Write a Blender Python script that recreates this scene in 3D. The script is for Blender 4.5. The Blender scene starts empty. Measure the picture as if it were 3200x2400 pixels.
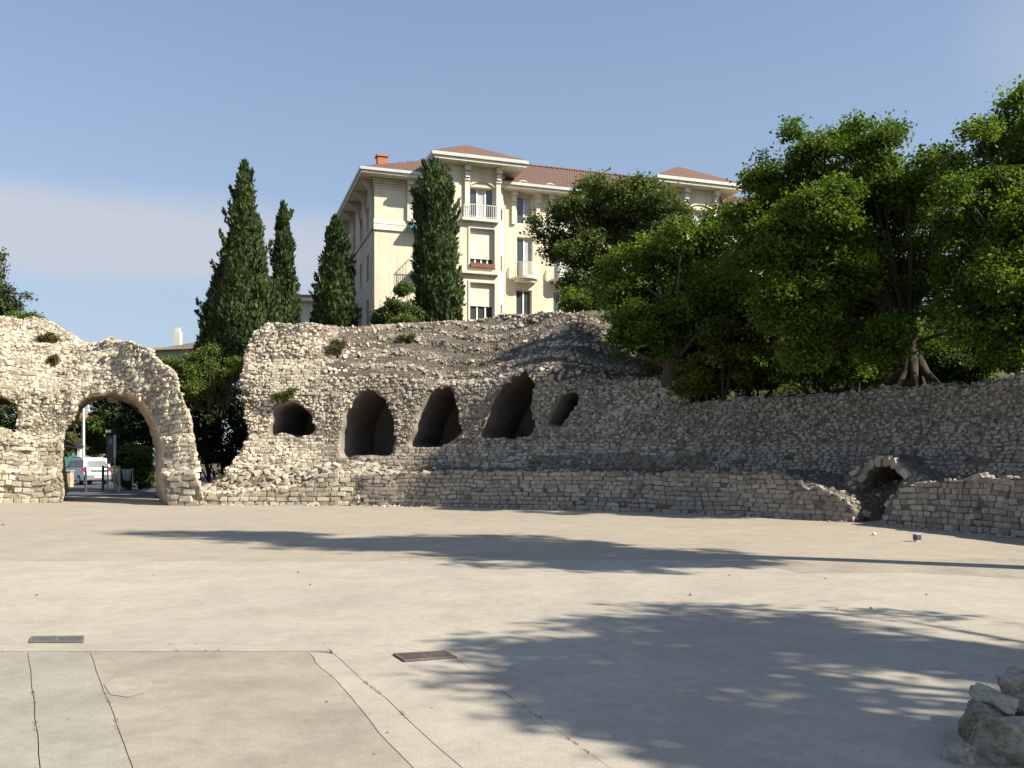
import bpy, bmesh, math, random
import numpy as np
from mathutils import Vector, Matrix

SC = bpy.context.scene
COL = SC.collection
random.seed(11)
RNG = np.random.default_rng(11)

# ------------------------------------------------------------------ camera
F, HY, CZ = 2771.0, 1438.0, 1.6          # focal length in photo pixels, horizon row, eye height
cam_d = bpy.data.cameras.new('camera')
cam = bpy.data.objects.new('camera', cam_d)
COL.objects.link(cam)
cam_d.sensor_width = 36.0
cam_d.lens = 36.0 * F / 3200.0
cam_d.shift_y = (HY - 1200.0) / 3200.0
cam_d.clip_end = 3000.0
cam.location = (0, 0, CZ)
cam.rotation_euler = (math.radians(90), 0, 0)
SC.camera = cam

# ------------------------------------------------------------------ light
SUN_AZ = np.array([0.92, -0.39]); SUN_AZ = SUN_AZ / np.linalg.norm(SUN_AZ)
SUN_EL = math.radians(39.0)
SUN = Vector((SUN_AZ[0] * math.cos(SUN_EL), SUN_AZ[1] * math.cos(SUN_EL), math.sin(SUN_EL)))
sun_d = bpy.data.lights.new('sun', 'SUN')
sun_d.energy = 5.0
sun_d.angle = math.radians(0.55)
sun_d.color = (1.0, 0.93, 0.80)
sun = bpy.data.objects.new('sun', sun_d)
COL.objects.link(sun)
sun.location = (40, -30, 40)
sun.rotation_euler = SUN.to_track_quat('Z', 'Y').to_euler()

W = bpy.data.worlds.new('World')
SC.world = W
W.use_nodes = True
wn, wl = W.node_tree.nodes, W.node_tree.links
wn.clear()
w_out = wn.new('ShaderNodeOutputWorld')
w_bg = wn.new('ShaderNodeBackground')
w_bg.inputs['Strength'].default_value = 0.095
sky = wn.new('ShaderNodeTexSky')
sky.sky_type = 'NISHITA'
sky.sun_disc = False
sky.sun_elevation = SUN_EL
sky.sun_rotation = math.atan2(SUN_AZ[0], SUN_AZ[1])
sky.altitude = 100
sky.air_density = 1.0
sky.dust_density = 0.8
sky.ozone_density = 2.0
# thin high cloud streaks over the whole dome
w_tc = wn.new('ShaderNodeTexCoord')
w_map = wn.new('ShaderNodeMapping')
w_map.inputs['Scale'].default_value = (1.1, 1.1, 5.5)
w_map.inputs['Rotation'].default_value = (0.0, math.radians(4), math.radians(25))
w_map.inputs['Location'].default_value = (3.1, 1.4, 0.55)
w_no = wn.new('ShaderNodeTexNoise')
w_no.inputs['Scale'].default_value = 1.6
w_no.inputs['Detail'].default_value = 5.0
w_no.inputs['Roughness'].default_value = 0.5
w_cr = wn.new('ShaderNodeValToRGB')
w_cr.color_ramp.elements[0].position = 0.50
w_cr.color_ramp.elements[0].color = (0, 0, 0, 1)
w_cr.color_ramp.elements[1].position = 0.78
w_cr.color_ramp.elements[1].color = (0.75, 0.75, 0.75, 1)
w_mx = wn.new('ShaderNodeMix')
w_mx.data_type = 'RGBA'
w_mx.inputs[7].default_value = (2.75, 3.2, 3.95, 1)
w_hs = wn.new('ShaderNodeHueSaturation')
w_hs.inputs['Saturation'].default_value = 1.02
wl.new(w_tc.outputs['Generated'], w_map.inputs['Vector'])
wl.new(w_map.outputs['Vector'], w_no.inputs['Vector'])
wl.new(w_no.outputs['Fac'], w_cr.inputs['Fac'])
# haze band that thickens towards the horizon, the same all round
w_sx = wn.new('ShaderNodeSeparateXYZ')
wl.new(w_tc.outputs['Generated'], w_sx.inputs[0])
w_hz = wn.new('ShaderNodeValToRGB')
w_he = w_hz.color_ramp.elements
w_he[0].position, w_he[0].color = 0.0, (0.88, 0.88, 0.88, 1)
w_he[1].position, w_he[1].color = 0.70, (0.08, 0.08, 0.08, 1)
e_ = w_he.new(0.16)
e_.color = (0.66, 0.66, 0.66, 1)
e_ = w_he.new(0.27)
e_.color = (0.46, 0.46, 0.46, 1)
wl.new(w_sx.outputs['Z'], w_hz.inputs['Fac'])
w_add = wn.new('ShaderNodeMath')
w_add.operation = 'MAXIMUM'
wl.new(w_hz.outputs['Color'], w_add.inputs[0])
wl.new(w_cr.outputs['Color'], w_add.inputs[1])
wl.new(w_add.outputs[0], w_mx.inputs[0])
# two thin real clouds: a long bank low in the north-west and a wisp higher up
def cloud(center, scale, strength, prev):
    nz = wn.new('ShaderNodeTexNoise')
    nz.inputs['Scale'].default_value = 5.0
    nz.inputs['Detail'].default_value = 4.0
    mp = wn.new('ShaderNodeMapping')
    mp.inputs['Scale'].default_value = (1, 1, 3)
    wl.new(w_tc.outputs['Generated'], mp.inputs['Vector'])
    wl.new(mp.outputs[0], nz.inputs['Vector'])
    sb = wn.new('ShaderNodeVectorMath')
    sb.operation = 'SUBTRACT'
    sb.inputs[1].default_value = center
    wl.new(w_tc.outputs['Generated'], sb.inputs[0])
    sc_ = wn.new('ShaderNodeVectorMath')
    sc_.operation = 'MULTIPLY'
    sc_.inputs[1].default_value = scale
    wl.new(sb.outputs[0], sc_.inputs[0])
    ln = wn.new('ShaderNodeVectorMath')
    ln.operation = 'LENGTH'
    wl.new(sc_.outputs[0], ln.inputs[0])
    ad = wn.new('ShaderNodeMath')
    ad.operation = 'MULTIPLY_ADD'
    ad.inputs[1].default_value = 0.9
    wl.new(nz.outputs['Fac'], ad.inputs[0])
    wl.new(ln.outputs['Value'], ad.inputs[2])
    rp = wn.new('ShaderNodeValToRGB')
    rp.color_ramp.interpolation = 'EASE'
    rp.color_ramp.elements[0].position, rp.color_ramp.elements[0].color = 0.45, (strength,) * 3 + (1,)
    rp.color_ramp.elements[1].position, rp.color_ramp.elements[1].color = 1.0, (0, 0, 0, 1)
    hf = wn.new('ShaderNodeMath')
    hf.operation = 'MULTIPLY'
    hf.inputs[1].default_value = 0.6
    wl.new(ad.outputs[0], hf.inputs[0])
    wl.new(hf.outputs[0], rp.inputs['Fac'])
    m_ = wn.new('ShaderNodeMix')
    m_.data_type = 'RGBA'
    m_.inputs[7].default_value = (3.6, 3.75, 4.2, 1)
    wl.new(rp.outputs[0], m_.inputs[0])
    wl.new(prev, m_.inputs[6])
    return m_.outputs[2]


wl.new(sky.outputs['Color'], w_hs.inputs['Color'])
wl.new(w_hs.outputs['Color'], w_mx.inputs[6])
cl = cloud((-0.43, 0.87, 0.225), (1.9, 1.9, 20.0), 0.85, w_mx.outputs[2])
cl = cloud((0.47, 0.79, 0.37), (14.0, 14.0, 11.0), 0.22, cl)
wl.new(cl, w_bg.inputs['Color'])
wl.new(w_bg.outputs['Background'], w_out.inputs['Surface'])

SC.view_settings.view_transform = 'Standard'
SC.view_settings.look = 'None'
SC.view_settings.gamma = 1.0
SC.view_settings.use_curve_mapping = False
SC.view_settings.exposure = 0.83
SC.cycles.max_bounces = 6
SC.cycles.transparent_max_bounces = 6


# ------------------------------------------------------------------ helpers
def at(px, py, Y):
    """world point on the line of sight through a photo pixel, at distance Y"""
    return Vector(((px - 1600) / F * Y, Y, CZ + (HY - py) / F * Y))


def link(o, parent=None):
    COL.objects.link(o)
    if parent is not None:
        o.parent = parent
    return o


def tag(o, label, cat, group=None):
    o['label'] = label
    o['category'] = cat
    if group:
        o['group'] = group
    return o


def empty(name, loc=(0, 0, 0), rz=0.0, label=None, cat=None, group=None):
    o = bpy.data.objects.new(name, None)
    o.empty_display_size = 0.2
    COL.objects.link(o)
    o.location = loc
    o.rotation_euler = (0, 0, rz)
    if label:
        tag(o, label, cat, group)
    return o


def mesh_np(name, V, faces, mat=None, smooth=False, tint=None):
    """mesh from numpy vertices and an (n,3) or (n,4) face array (or list of such arrays)"""
    if not isinstance(faces, (list, tuple)):
        faces = [faces]
    faces = [f for f in faces if len(f)]
    me = bpy.data.meshes.new(name)
    V = np.ascontiguousarray(V, dtype=np.float32)
    me.vertices.add(len(V))
    me.vertices.foreach_set('co', V.ravel())
    loops = np.concatenate([f.ravel() for f in faces]).astype(np.int32)
    sizes = np.concatenate([np.full(len(f), f.shape[1]) for f in faces]).astype(np.int32)
    starts = np.concatenate([[0], np.cumsum(sizes)[:-1]]).astype(np.int32)
    me.loops.add(len(loops))
    me.loops.foreach_set('vertex_index', loops)
    me.polygons.add(len(sizes))
    me.polygons.foreach_set('loop_start', starts)
    me.update(calc_edges=True)
    me.polygons.foreach_set('use_smooth', np.full(len(sizes), smooth, dtype=bool))
    if tint is not None:
        a = me.attributes.new('tint', 'FLOAT', 'FACE')
        a.data.foreach_set('value', np.ascontiguousarray(tint, dtype=np.float32))
    if mat:
        me.materials.append(mat)
    return me


def add_np(name, V, faces, mat, parent=None, smooth=False, tint=None, kind=None):
    o = bpy.data.objects.new(name, mesh_np(name, V, faces, mat, smooth, tint))
    link(o, parent)
    if kind:
        o['kind'] = kind
    return o


class MB:
    """small mesh collector for hard-surface parts (local coordinates)"""
    def __init__(self):
        self.v, self.f = [], []

    def poly(self, pts, faces):
        n = len(self.v)
        self.v += [tuple(p) for p in pts]
        self.f += [tuple(i + n for i in f) for f in faces]
        return self

    def box(self, x0, x1, y0, y1, z0, z1):
        p = [(x, y, z) for x in (x0, x1) for y in (y0, y1) for z in (z0, z1)]
        return self.poly(p, [(0, 1, 3, 2), (4, 6, 7, 5), (0, 4, 5, 1), (2, 3, 7, 6), (0, 2, 6, 4), (1, 5, 7, 3)])

    def tube(self, pts, radii, n=8, cap=True):
        pts = [Vector(p) for p in pts]
        if not isinstance(radii, (list, tuple)):
            radii = [radii] * len(pts)
        base = len(self.v)
        up = Vector((0.13, 0.21, 1)).normalized()
        for i, p in enumerate(pts):
            d = (pts[min(i + 1, len(pts) - 1)] - pts[max(i - 1, 0)])
            d = d.normalized() if d.length > 1e-6 else Vector((0, 0, 1))
            a = d.cross(up)
            if a.length < 0.1:
                a = d.cross(Vector((1, 0, 0)))
            a.normalize()
            b = d.cross(a)
            for k in range(n):
                t = 2 * math.pi * k / n
                self.v.append(tuple(p + (a * math.cos(t) + b * math.sin(t)) * radii[i]))
        for i in range(len(pts) - 1):
            for k in range(n):
                q = base + i * n
                self.f.append((q + k, q + n + k, q + n + (k + 1) % n, q + (k + 1) % n))
        if cap:
            self.f.append(tuple(base + k for k in range(n)))
            self.f.append(tuple(base + (len(pts) - 1) * n + k for k in range(n))[::-1])
        return self

    def prism(self, outline, axis, a0, a1):
        """outline: 2-D points; axis 0/1/2 is the extrusion axis"""
        n = len(outline)
        pts = []
        for a in (a0, a1):
            for (p, q) in outline:
                c = [p, q]
                c.insert(axis, a)
                pts.append(c)
        f = [tuple(range(n)), tuple(range(2 * n - 1, n - 1, -1))]
        f += [(i, (i + 1) % n, n + (i + 1) % n, n + i) for i in range(n)]
        return self.poly(pts, f)

    def build(self, name, mat, parent=None, bevel=0.0, smooth=False, seg=1):
        me = bpy.data.meshes.new(name)
        me.from_pydata(self.v, [], self.f)
        bm = bmesh.new()
        bm.from_mesh(me)
        bmesh.ops.recalc_face_normals(bm, faces=bm.faces)
        if bevel > 0:
            ed = [e for e in bm.edges if len(e.link_faces) == 2 and e.calc_face_angle(0) > 0.5]
            bmesh.ops.bevel(bm, geom=ed, offset=bevel, segments=seg, affect='EDGES', clamp_overlap=True)
        bm.to_mesh(me)
        bm.free()
        if smooth:
            for p in me.polygons:
                p.use_smooth = True
        me.materials.append(mat)
        o = bpy.data.objects.new(name, me)
        return link(o, parent)


# ---- value noise
def _hash(ix, iy, iz, seed):
    n = (ix.astype(np.int64) * 374761393 + iy.astype(np.int64) * 668265263 +
         iz.astype(np.int64) * 1440662683 + seed * 974711) & 0xFFFFFFFF
    n = ((n ^ (n >> 13)) * 1274126177) & 0xFFFFFFFF
    n = ((n ^ (n >> 16)) * 2246822519) & 0xFFFFFFFF
    n = n ^ (n >> 15)
    return (n & 0xFFFFFF) / float(0xFFFFFF)


def vnoise(p, scale=1.0, seed=0):
    p = np.asarray(p, dtype=float) * scale
    i = np.floor(p).astype(np.int64)
    f = p - i
    f = f * f * (3 - 2 * f)
    r = 0
    for dx in (0, 1):
        for dy in (0, 1):
            for dz in (0, 1):
                w = ((f[..., 0] if dx else 1 - f[..., 0]) * (f[..., 1] if dy else 1 - f[..., 1]) *
                     (f[..., 2] if dz else 1 - f[..., 2]))
                r = r + w * _hash(i[..., 0] + dx, i[..., 1] + dy, i[..., 2] + dz, seed)
    return r * 2 - 1


def fbm(p, scale=1.0, seed=0, octv=3):
    r, a = 0, 1.0
    for k in range(octv):
        r = r + a * vnoise(p, scale * 2 ** k, seed + 17 * k)
        a *= 0.5
    return r


def sstep(a, b, x):
    t = np.clip((np.asarray(x, dtype=float) - a) / (b - a), 0, 1)
    return t * t * (3 - 2 * t)


def in_poly(px, py, poly):
    r = np.zeros(np.shape(px), dtype=bool)
    n = len(poly)
    for i in range(n):
        x0, y0 = poly[i]
        x1, y1 = poly[(i + 1) % n]
        if y0 == y1:
            continue
        c = ((y0 > py) != (y1 > py)) & (px < (x1 - x0) * (py - y0) / (y1 - y0) + x0)
        r ^= c
    return r


def project(P):
    y = np.maximum(P[..., 1], 0.1)
    return 1600 + F * P[..., 0] / y, HY - F * (P[..., 2] - CZ) / y


# ------------------------------------------------------------------ materials
def new_mat(name):
    m = bpy.data.materials.new(name)
    m.use_nodes = True
    n = m.node_tree.nodes
    n.clear()
    out = n.new('ShaderNodeOutputMaterial')
    b = n.new('ShaderNodeBsdfPrincipled')
    m.node_tree.links.new(b.outputs[0], out.inputs[0])
    return m, n, m.node_tree.links, b


def noise_node(n, l, scale, detail=3, vec=None, rough=0.55):
    t = n.new('ShaderNodeTexNoise')
    t.inputs['Scale'].default_value = scale
    t.inputs['Detail'].default_value = detail
    t.inputs['Roughness'].default_value = rough
    if vec is not None:
        l.new(vec, t.inputs['Vector'])
    return t


def ramp(n, l, fac, stops):
    r = n.new('ShaderNodeValToRGB')
    e = r.color_ramp.elements
    while len(e) < len(stops):
        e.new(0.5)
    for i, (p, c) in enumerate(stops):
        e[i].position = p
        e[i].color = tuple(c) + (1,) if len(c) == 3 else c
    l.new(fac, r.inputs['Fac'])
    return r


def mixc(n, l, a, b, fac, mode='MIX'):
    m = n.new('ShaderNodeMix')
    m.data_type = 'RGBA'
    m.blend_type = mode
    for s, v in ((0, fac), (6, a), (7, b)):
        if hasattr(v, 'is_linked') or hasattr(v, 'links'):
            l.new(v, m.inputs[s])
        elif isinstance(v, (int, float)):
            m.inputs[s].default_value = v
        else:
            m.inputs[s].default_value = tuple(v) + (1,)
    return m.outputs[2]


def bump(n, l, h, strength, dist, bsdf, normal=None):
    b = n.new('ShaderNodeBump')
    b.inputs['Strength'].default_value = strength
    b.inputs['Distance'].default_value = dist
    l.new(h, b.inputs['Height'])
    if normal is not None:
        l.new(normal, b.inputs['Normal'])
    l.new(b.outputs[0], bsdf.inputs['Normal'])
    return b.outputs[0]


def geo_pos(n):
    g = n.new('ShaderNodeNewGeometry')
    return g.outputs['Position']


def mat_plain(name, col, rough=0.7, var=0.12, scale=3.0, metal=0.0, bmp=0.0, spec=0.5, streak=0.0):
    m, n, l, b = new_mat(name)
    p = geo_pos(n)
    t = noise_node(n, l, scale, 4, p)
    c = np.array(col)
    r = ramp(n, l, t.outputs['Fac'], [(0.25, c * (1 - var)), (0.75, np.minimum(c * (1 + var), 0.95))])
    cc_ = r.outputs[0]
    if streak:
        mp = n.new('ShaderNodeMapping')
        mp.inputs['Scale'].default_value = (2.2, 2.2, 0.18)
        l.new(p, mp.inputs['Vector'])
        sn = noise_node(n, l, 1.0, 6, mp.outputs[0], 0.7)
        sr = ramp(n, l, sn.outputs['Fac'], [(0.42, (1, 1, 1)), (0.72, (1 - streak, 1 - streak * 1.05, 1 - streak * 1.1))])
        cc_ = mixc(n, l, cc_, sr.outputs[0], 1.0, 'MULTIPLY')
    l.new(cc_, b.inputs['Base Color'])
    b.inputs['Roughness'].default_value = rough
    b.inputs['Metallic'].default_value = metal
    b.inputs['Specular IOR Level'].default_value = spec
    if bmp:
        t2 = noise_node(n, l, scale * 12, 3, p)
        bump(n, l, t2.outputs['Fac'], bmp, 0.02, b)
    return m


def mat_stone(name, lo, mid, hi, lichen=(0.16, 0.15, 0.13), lich_amt=0.6, bmp=0.5, big_s=0.9, fine_s=14, fine_lo=0.68):
    m, n, l, b = new_mat(name)
    p = geo_pos(n)
    at_ = n.new('ShaderNodeAttribute')
    at_.attribute_name = 'tint'
    oi = n.new('ShaderNodeObjectInfo')
    ad = n.new('ShaderNodeMath')
    ad.operation = 'ADD'
    l.new(at_.outputs['Fac'], ad.inputs[0])
    l.new(oi.outputs['Random'], ad.inputs[1])
    pp = n.new('ShaderNodeMath')
    pp.operation = 'PINGPONG'
    pp.inputs[1].default_value = 1.0
    l.new(ad.outputs[0], pp.inputs[0])
    r = ramp(n, l, pp.outputs[0], [(0.0, lo), (0.5, mid), (1.0, hi)])
    big = noise_node(n, l, big_s, 5, p, 0.65)
    lr = ramp(n, l, big.outputs['Fac'], [(0.48, (0, 0, 0)), (0.68, (lich_amt,) * 3)])
    c = mixc(n, l, r.outputs[0], lichen, lr.outputs[0])
    fine = noise_node(n, l, fine_s, 6, p, 0.75)
    fr = ramp(n, l, fine.outputs['Fac'], [(0.3, (fine_lo, fine_lo * .97, fine_lo * .91)), (0.65, (1.0, 1.0, 1.0))])
    c = mixc(n, l, c, fr.outputs[0], 1.0, 'MULTIPLY')
    l.new(c, b.inputs['Base Color'])
    b.inputs['Roughness'].default_value = 0.95
    b.inputs['Specular IOR Level'].default_value = 0.15
    f2 = noise_node(n, l, 22, 5, p, 0.7)
    bump(n, l, f2.outputs['Fac'], bmp, 0.03, b)
    return m


def mat_core(name, lo, hi, weed=(0.10, 0.10, 0.05), weed_amt=0.35):
    """lime mortar and small rubble between the laid stones"""
    m, n, l, b = new_mat(name)
    p = geo_pos(n)
    vo = n.new('ShaderNodeTexVoronoi')
    vo.inputs['Scale'].default_value = 9.0
    l.new(p, vo.inputs['Vector'])
    sep = n.new('ShaderNodeSeparateColor')
    l.new(vo.outputs['Color'], sep.inputs[0])
    r = ramp(n, l, sep.outputs[0], [(0.0, lo), (1.0, hi)])
    big = noise_node(n, l, 0.7, 5, p, 0.65)
    wr = ramp(n, l, big.outputs['Fac'], [(0.52, (0, 0, 0)), (0.66, (weed_amt,) * 3)])
    c = mixc(n, l, r.outputs[0], weed, wr.outputs[0])
    fine = noise_node(n, l, 18, 4, p, 0.7)
    fr = ramp(n, l, fine.outputs['Fac'], [(0.3, (0.6, 0.58, 0.55)), (0.65, (1, 1, 1))])
    c = mixc(n, l, c, fr.outputs[0], 1.0, 'MULTIPLY')
    l.new(c, b.inputs['Base Color'])
    b.inputs['Roughness'].default_value = 0.95
    b.inputs['Specular IOR Level'].default_value = 0.1
    inv = n.new('ShaderNodeMath')
    inv.operation = 'SUBTRACT'
    inv.inputs[0].default_value = 1.0
    l.new(vo.outputs['Distance'], inv.inputs[1])
    nb = bump(n, l, inv.outputs[0], 0.8, 0.08, b)
    f2 = noise_node(n, l, 30, 4, p, 0.7)
    bump(n, l, f2.outputs['Fac'], 0.5, 0.03, b, nb)
    return m


def mat_leaf(name, dark, mid, light, trans=0.35, patch=None):
    m = bpy.data.materials.new(name)
    m.use_nodes = True
    n, l = m.node_tree.nodes, m.node_tree.links
    n.clear()
    out = n.new('ShaderNodeOutputMaterial')
    at_ = n.new('ShaderNodeAttribute')
    at_.attribute_name = 'tint'
    r = ramp(n, l, at_.outputs['Fac'], [(0.0, dark), (0.5, mid), (1.0, light)])
    c = r.outputs[0]
    if patch is not None:
        big = noise_node(n, l, 0.6, 3, geo_pos(n))
        pr = ramp(n, l, big.outputs['Fac'], [(0.58, (0, 0, 0)), (0.7, (0.7,) * 3)])
        c = mixc(n, l, c, patch, pr.outputs[0])
    d = n.new('ShaderNodeBsdfPrincipled')
    d.inputs['Roughness'].default_value = 0.65
    d.inputs['Specular IOR Level'].default_value = 0.25
    l.new(c, d.inputs['Base Color'])
    t = n.new('ShaderNodeBsdfTranslucent')
    tc = mixc(n, l, c, (1.0, 1.0, 0.35), 1.0, 'MULTIPLY')
    l.new(tc, t.inputs['Color'])
    mx = n.new('ShaderNodeMixShader')
    mx.inputs[0].default_value = trans
    l.new(d.outputs[0], mx.inputs[1])
    l.new(t.outputs[0], mx.inputs[2])
    l.new(mx.outputs[0], out.inputs[0])
    return m


def mat_concrete(name, base, warm, stain_amt=0.3, bmp=0.25):
    m, n, l, b = new_mat(name)
    p = geo_pos(n)
    a = noise_node(n, l, 0.22, 5, p, 0.6)
    r = ramp(n, l, a.outputs['Fac'], [(0.3, base), (0.7, warm)])
    st = noise_node(n, l, 1.3, 6, p, 0.7)
    sr = ramp(n, l, st.outputs['Fac'], [(0.35, (1 - stain_amt,) * 3), (0.6, (1, 1, 1))])
    c = mixc(n, l, r.outputs[0], sr.outputs[0], 1.0, 'MULTIPLY')
    md = noise_node(n, l, 7.0, 5, p, 0.75)
    mr = ramp(n, l, md.outputs['Fac'], [(0.32, (0.90, 0.89, 0.87)), (0.6, (1.02, 1.02, 1.02))])
    c = mixc(n, l, c, mr.outputs[0], 1.0, 'MULTIPLY')
    gr = noise_node(n, l, 55, 3, p, 0.8)
    gg = ramp(n, l, gr.outputs['Fac'], [(0.3, (0.80, 0.79, 0.77)), (0.62, (1.03, 1.03, 1.03))])
    c = mixc(n, l, c, gg.outputs[0], 1.0, 'MULTIPLY')
    # small dark specks and droppings
    vo = n.new('ShaderNodeTexVoronoi')
    vo.inputs['Scale'].default_value = 2.6
    l.new(p, vo.inputs['Vector'])
    vr = ramp(n, l, vo.outputs['Distance'], [(0.025, (0.45, 0.43, 0.40)), (0.05, (1, 1, 1))])
    c = mixc(n, l, c, vr.outputs[0], 0.8, 'MULTIPLY')
    l.new(c, b.inputs['Base Color'])
    b.inputs['Roughness'].default_value = 0.9
    b.inputs['Specular IOR Level'].default_value = 0.2
    g2 = noise_node(n, l, 80, 4, p, 0.75)
    bump(n, l, g2.outputs['Fac'], bmp, 0.01, b)
    return m


def mat_roof(name, c1, c2):
    m, n, l, b = new_mat(name)
    tc = n.new('ShaderNodeTexCoord')
    p = geo_pos(n)
    t = noise_node(n, l, 6, 4, p)
    r = ramp(n, l, t.outputs['Fac'], [(0.3, c1), (0.7, c2)])
    l.new(r.outputs[0], b.inputs['Base Color'])
    wv = n.new('ShaderNodeTexWave')
    wv.inputs['Scale'].default_value = 1.6
    wv.inputs['Distortion'].default_value = 0.4
    l.new(tc.outputs['Object'], wv.inputs['Vector'])
    bump(n, l, wv.outputs['Fac'], 0.6, 0.08, b)
    b.inputs['Roughness'].default_value = 0.9
    return m


M = {}
M['pale'] = mat_stone('pale_sunlit_limestone', (0.47, 0.395, 0.29), (0.66, 0.58, 0.445), (0.82, 0.75, 0.61), lich_amt=0.5)  # paler stone, raised further to stand in for more frontal sun
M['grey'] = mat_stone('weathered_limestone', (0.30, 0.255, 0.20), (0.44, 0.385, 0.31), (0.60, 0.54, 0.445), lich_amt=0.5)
M['brown'] = mat_stone('brown_limestone', (0.28, 0.24, 0.195), (0.37, 0.325, 0.27), (0.49, 0.44, 0.37), lich_amt=0.45)
M['mossy'] = mat_stone('mossy_boulder', (0.36, 0.33, 0.27), (0.46, 0.42, 0.345), (0.58, 0.53, 0.44), lichen=(0.20, 0.215, 0.075), lich_amt=0.9, bmp=1.0, big_s=5.0, fine_s=26, fine_lo=0.42)
M['core_pale'] = mat_core('pale_mortar', (0.22, 0.185, 0.135), (0.52, 0.455, 0.345))
M['core_grey'] = mat_core('grey_mortar', (0.15, 0.125, 0.10), (0.36, 0.315, 0.25))
M['core_brown'] = mat_core('brown_mortar', (0.13, 0.11, 0.09), (0.27, 0.235, 0.195))
M['strata'] = mat_core('weathered_strata', (0.085, 0.072, 0.058), (0.20, 0.172, 0.14), weed=(0.10, 0.095, 0.045), weed_amt=0.5)
M['earth'] = mat_core('bare_earth', (0.13, 0.105, 0.075), (0.22, 0.18, 0.135), weed=(0.10, 0.11, 0.035), weed_amt=0.6)
M['vault'] = mat_plain('shaded_vault_plaster', (0.25, 0.22, 0.195), 0.95, 0.3, 1.2, bmp=0.5, spec=0.1)  # grey plaster, base darkened to stand in for shade inside the vaults
M['jamb'] = mat_plain('jamb_plaster', (0.42, 0.33, 0.23), 0.95, 0.25, 1.5, bmp=0.4, spec=0.1)
M['concrete'] = mat_concrete('arena_concrete', (0.375, 0.34, 0.285), (0.47, 0.425, 0.35), 0.14)
M['concrete_far'] = mat_concrete('tan_far_concrete', (0.36, 0.315, 0.25), (0.415, 0.365, 0.285), 0.14)
M['concrete_pale'] = mat_concrete('pale_patch_concrete', (0.37, 0.335, 0.28), (0.41, 0.365, 0.295), 0.2)
M['concrete_grey'] = mat_concrete('grey_concrete', (0.335, 0.31, 0.265), (0.37, 0.34, 0.285), 0.22)
M['concrete_warm'] = mat_concrete('warm_concrete', (0.345, 0.305, 0.25), (0.385, 0.34, 0.275), 0.24)
M['joint'] = mat_plain('joint_dirt', (0.20, 0.175, 0.12), 0.95, 0.4, 8, spec=0.1)
M['asphalt'] = mat_plain('road_asphalt', (0.075, 0.075, 0.08), 0.9, 0.2, 2, bmp=0.3)
M['grass'] = mat_plain('hill_grass', (0.065, 0.06, 0.03), 0.95, 0.5, 0.8, bmp=0.6, spec=0.1)
M['far'] = mat_plain('far_ground', (0.09, 0.09, 0.055), 0.95, 0.4, 0.05, spec=0.1)
M['bark'] = mat_plain('bark', (0.065, 0.052, 0.040), 0.95, 0.4, 5, bmp=0.9, spec=0.1)
M['root'] = mat_plain('root_bark', (0.10, 0.082, 0.062), 0.95, 0.4, 5, bmp=0.9, spec=0.1)
M['leaf'] = mat_leaf('deciduous_leaf', (0.045, 0.075, 0.010), (0.095, 0.165, 0.020), (0.215, 0.295, 0.040), 0.45)
M['leaf_yellow'] = mat_leaf('yellowing_leaf', (0.05, 0.07, 0.012), (0.10, 0.13, 0.02), (0.22, 0.20, 0.03), 0.4)
M['pine'] = mat_leaf('pine_needles', (0.055, 0.080, 0.024), (0.105, 0.145, 0.040), (0.18, 0.22, 0.062), 0.32)
M['cypress'] = mat_leaf('cypress_scale', (0.024, 0.042, 0.014), (0.060, 0.092, 0.030), (0.125, 0.155, 0.052), 0.22)
M['bush'] = mat_leaf('bush_leaf', (0.055, 0.09, 0.02), (0.12, 0.17, 0.035), (0.22, 0.26, 0.06), 0.42)
M['dry'] = mat_leaf('dry_tuft', (0.07, 0.065, 0.025), (0.12, 0.11, 0.045), (0.20, 0.18, 0.08), 0.3)
M['hedge'] = mat_leaf('hedge_leaf', (0.035, 0.065, 0.012), (0.065, 0.11, 0.018), (0.11, 0.16, 0.03), 0.3)
M['ivy'] = mat_leaf('deep_shade_leaf', (0.010, 0.016, 0.007), (0.018, 0.028, 0.010), (0.032, 0.045, 0.015), 0.12)  # near-black leaf tone stands in for deep shade


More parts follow.
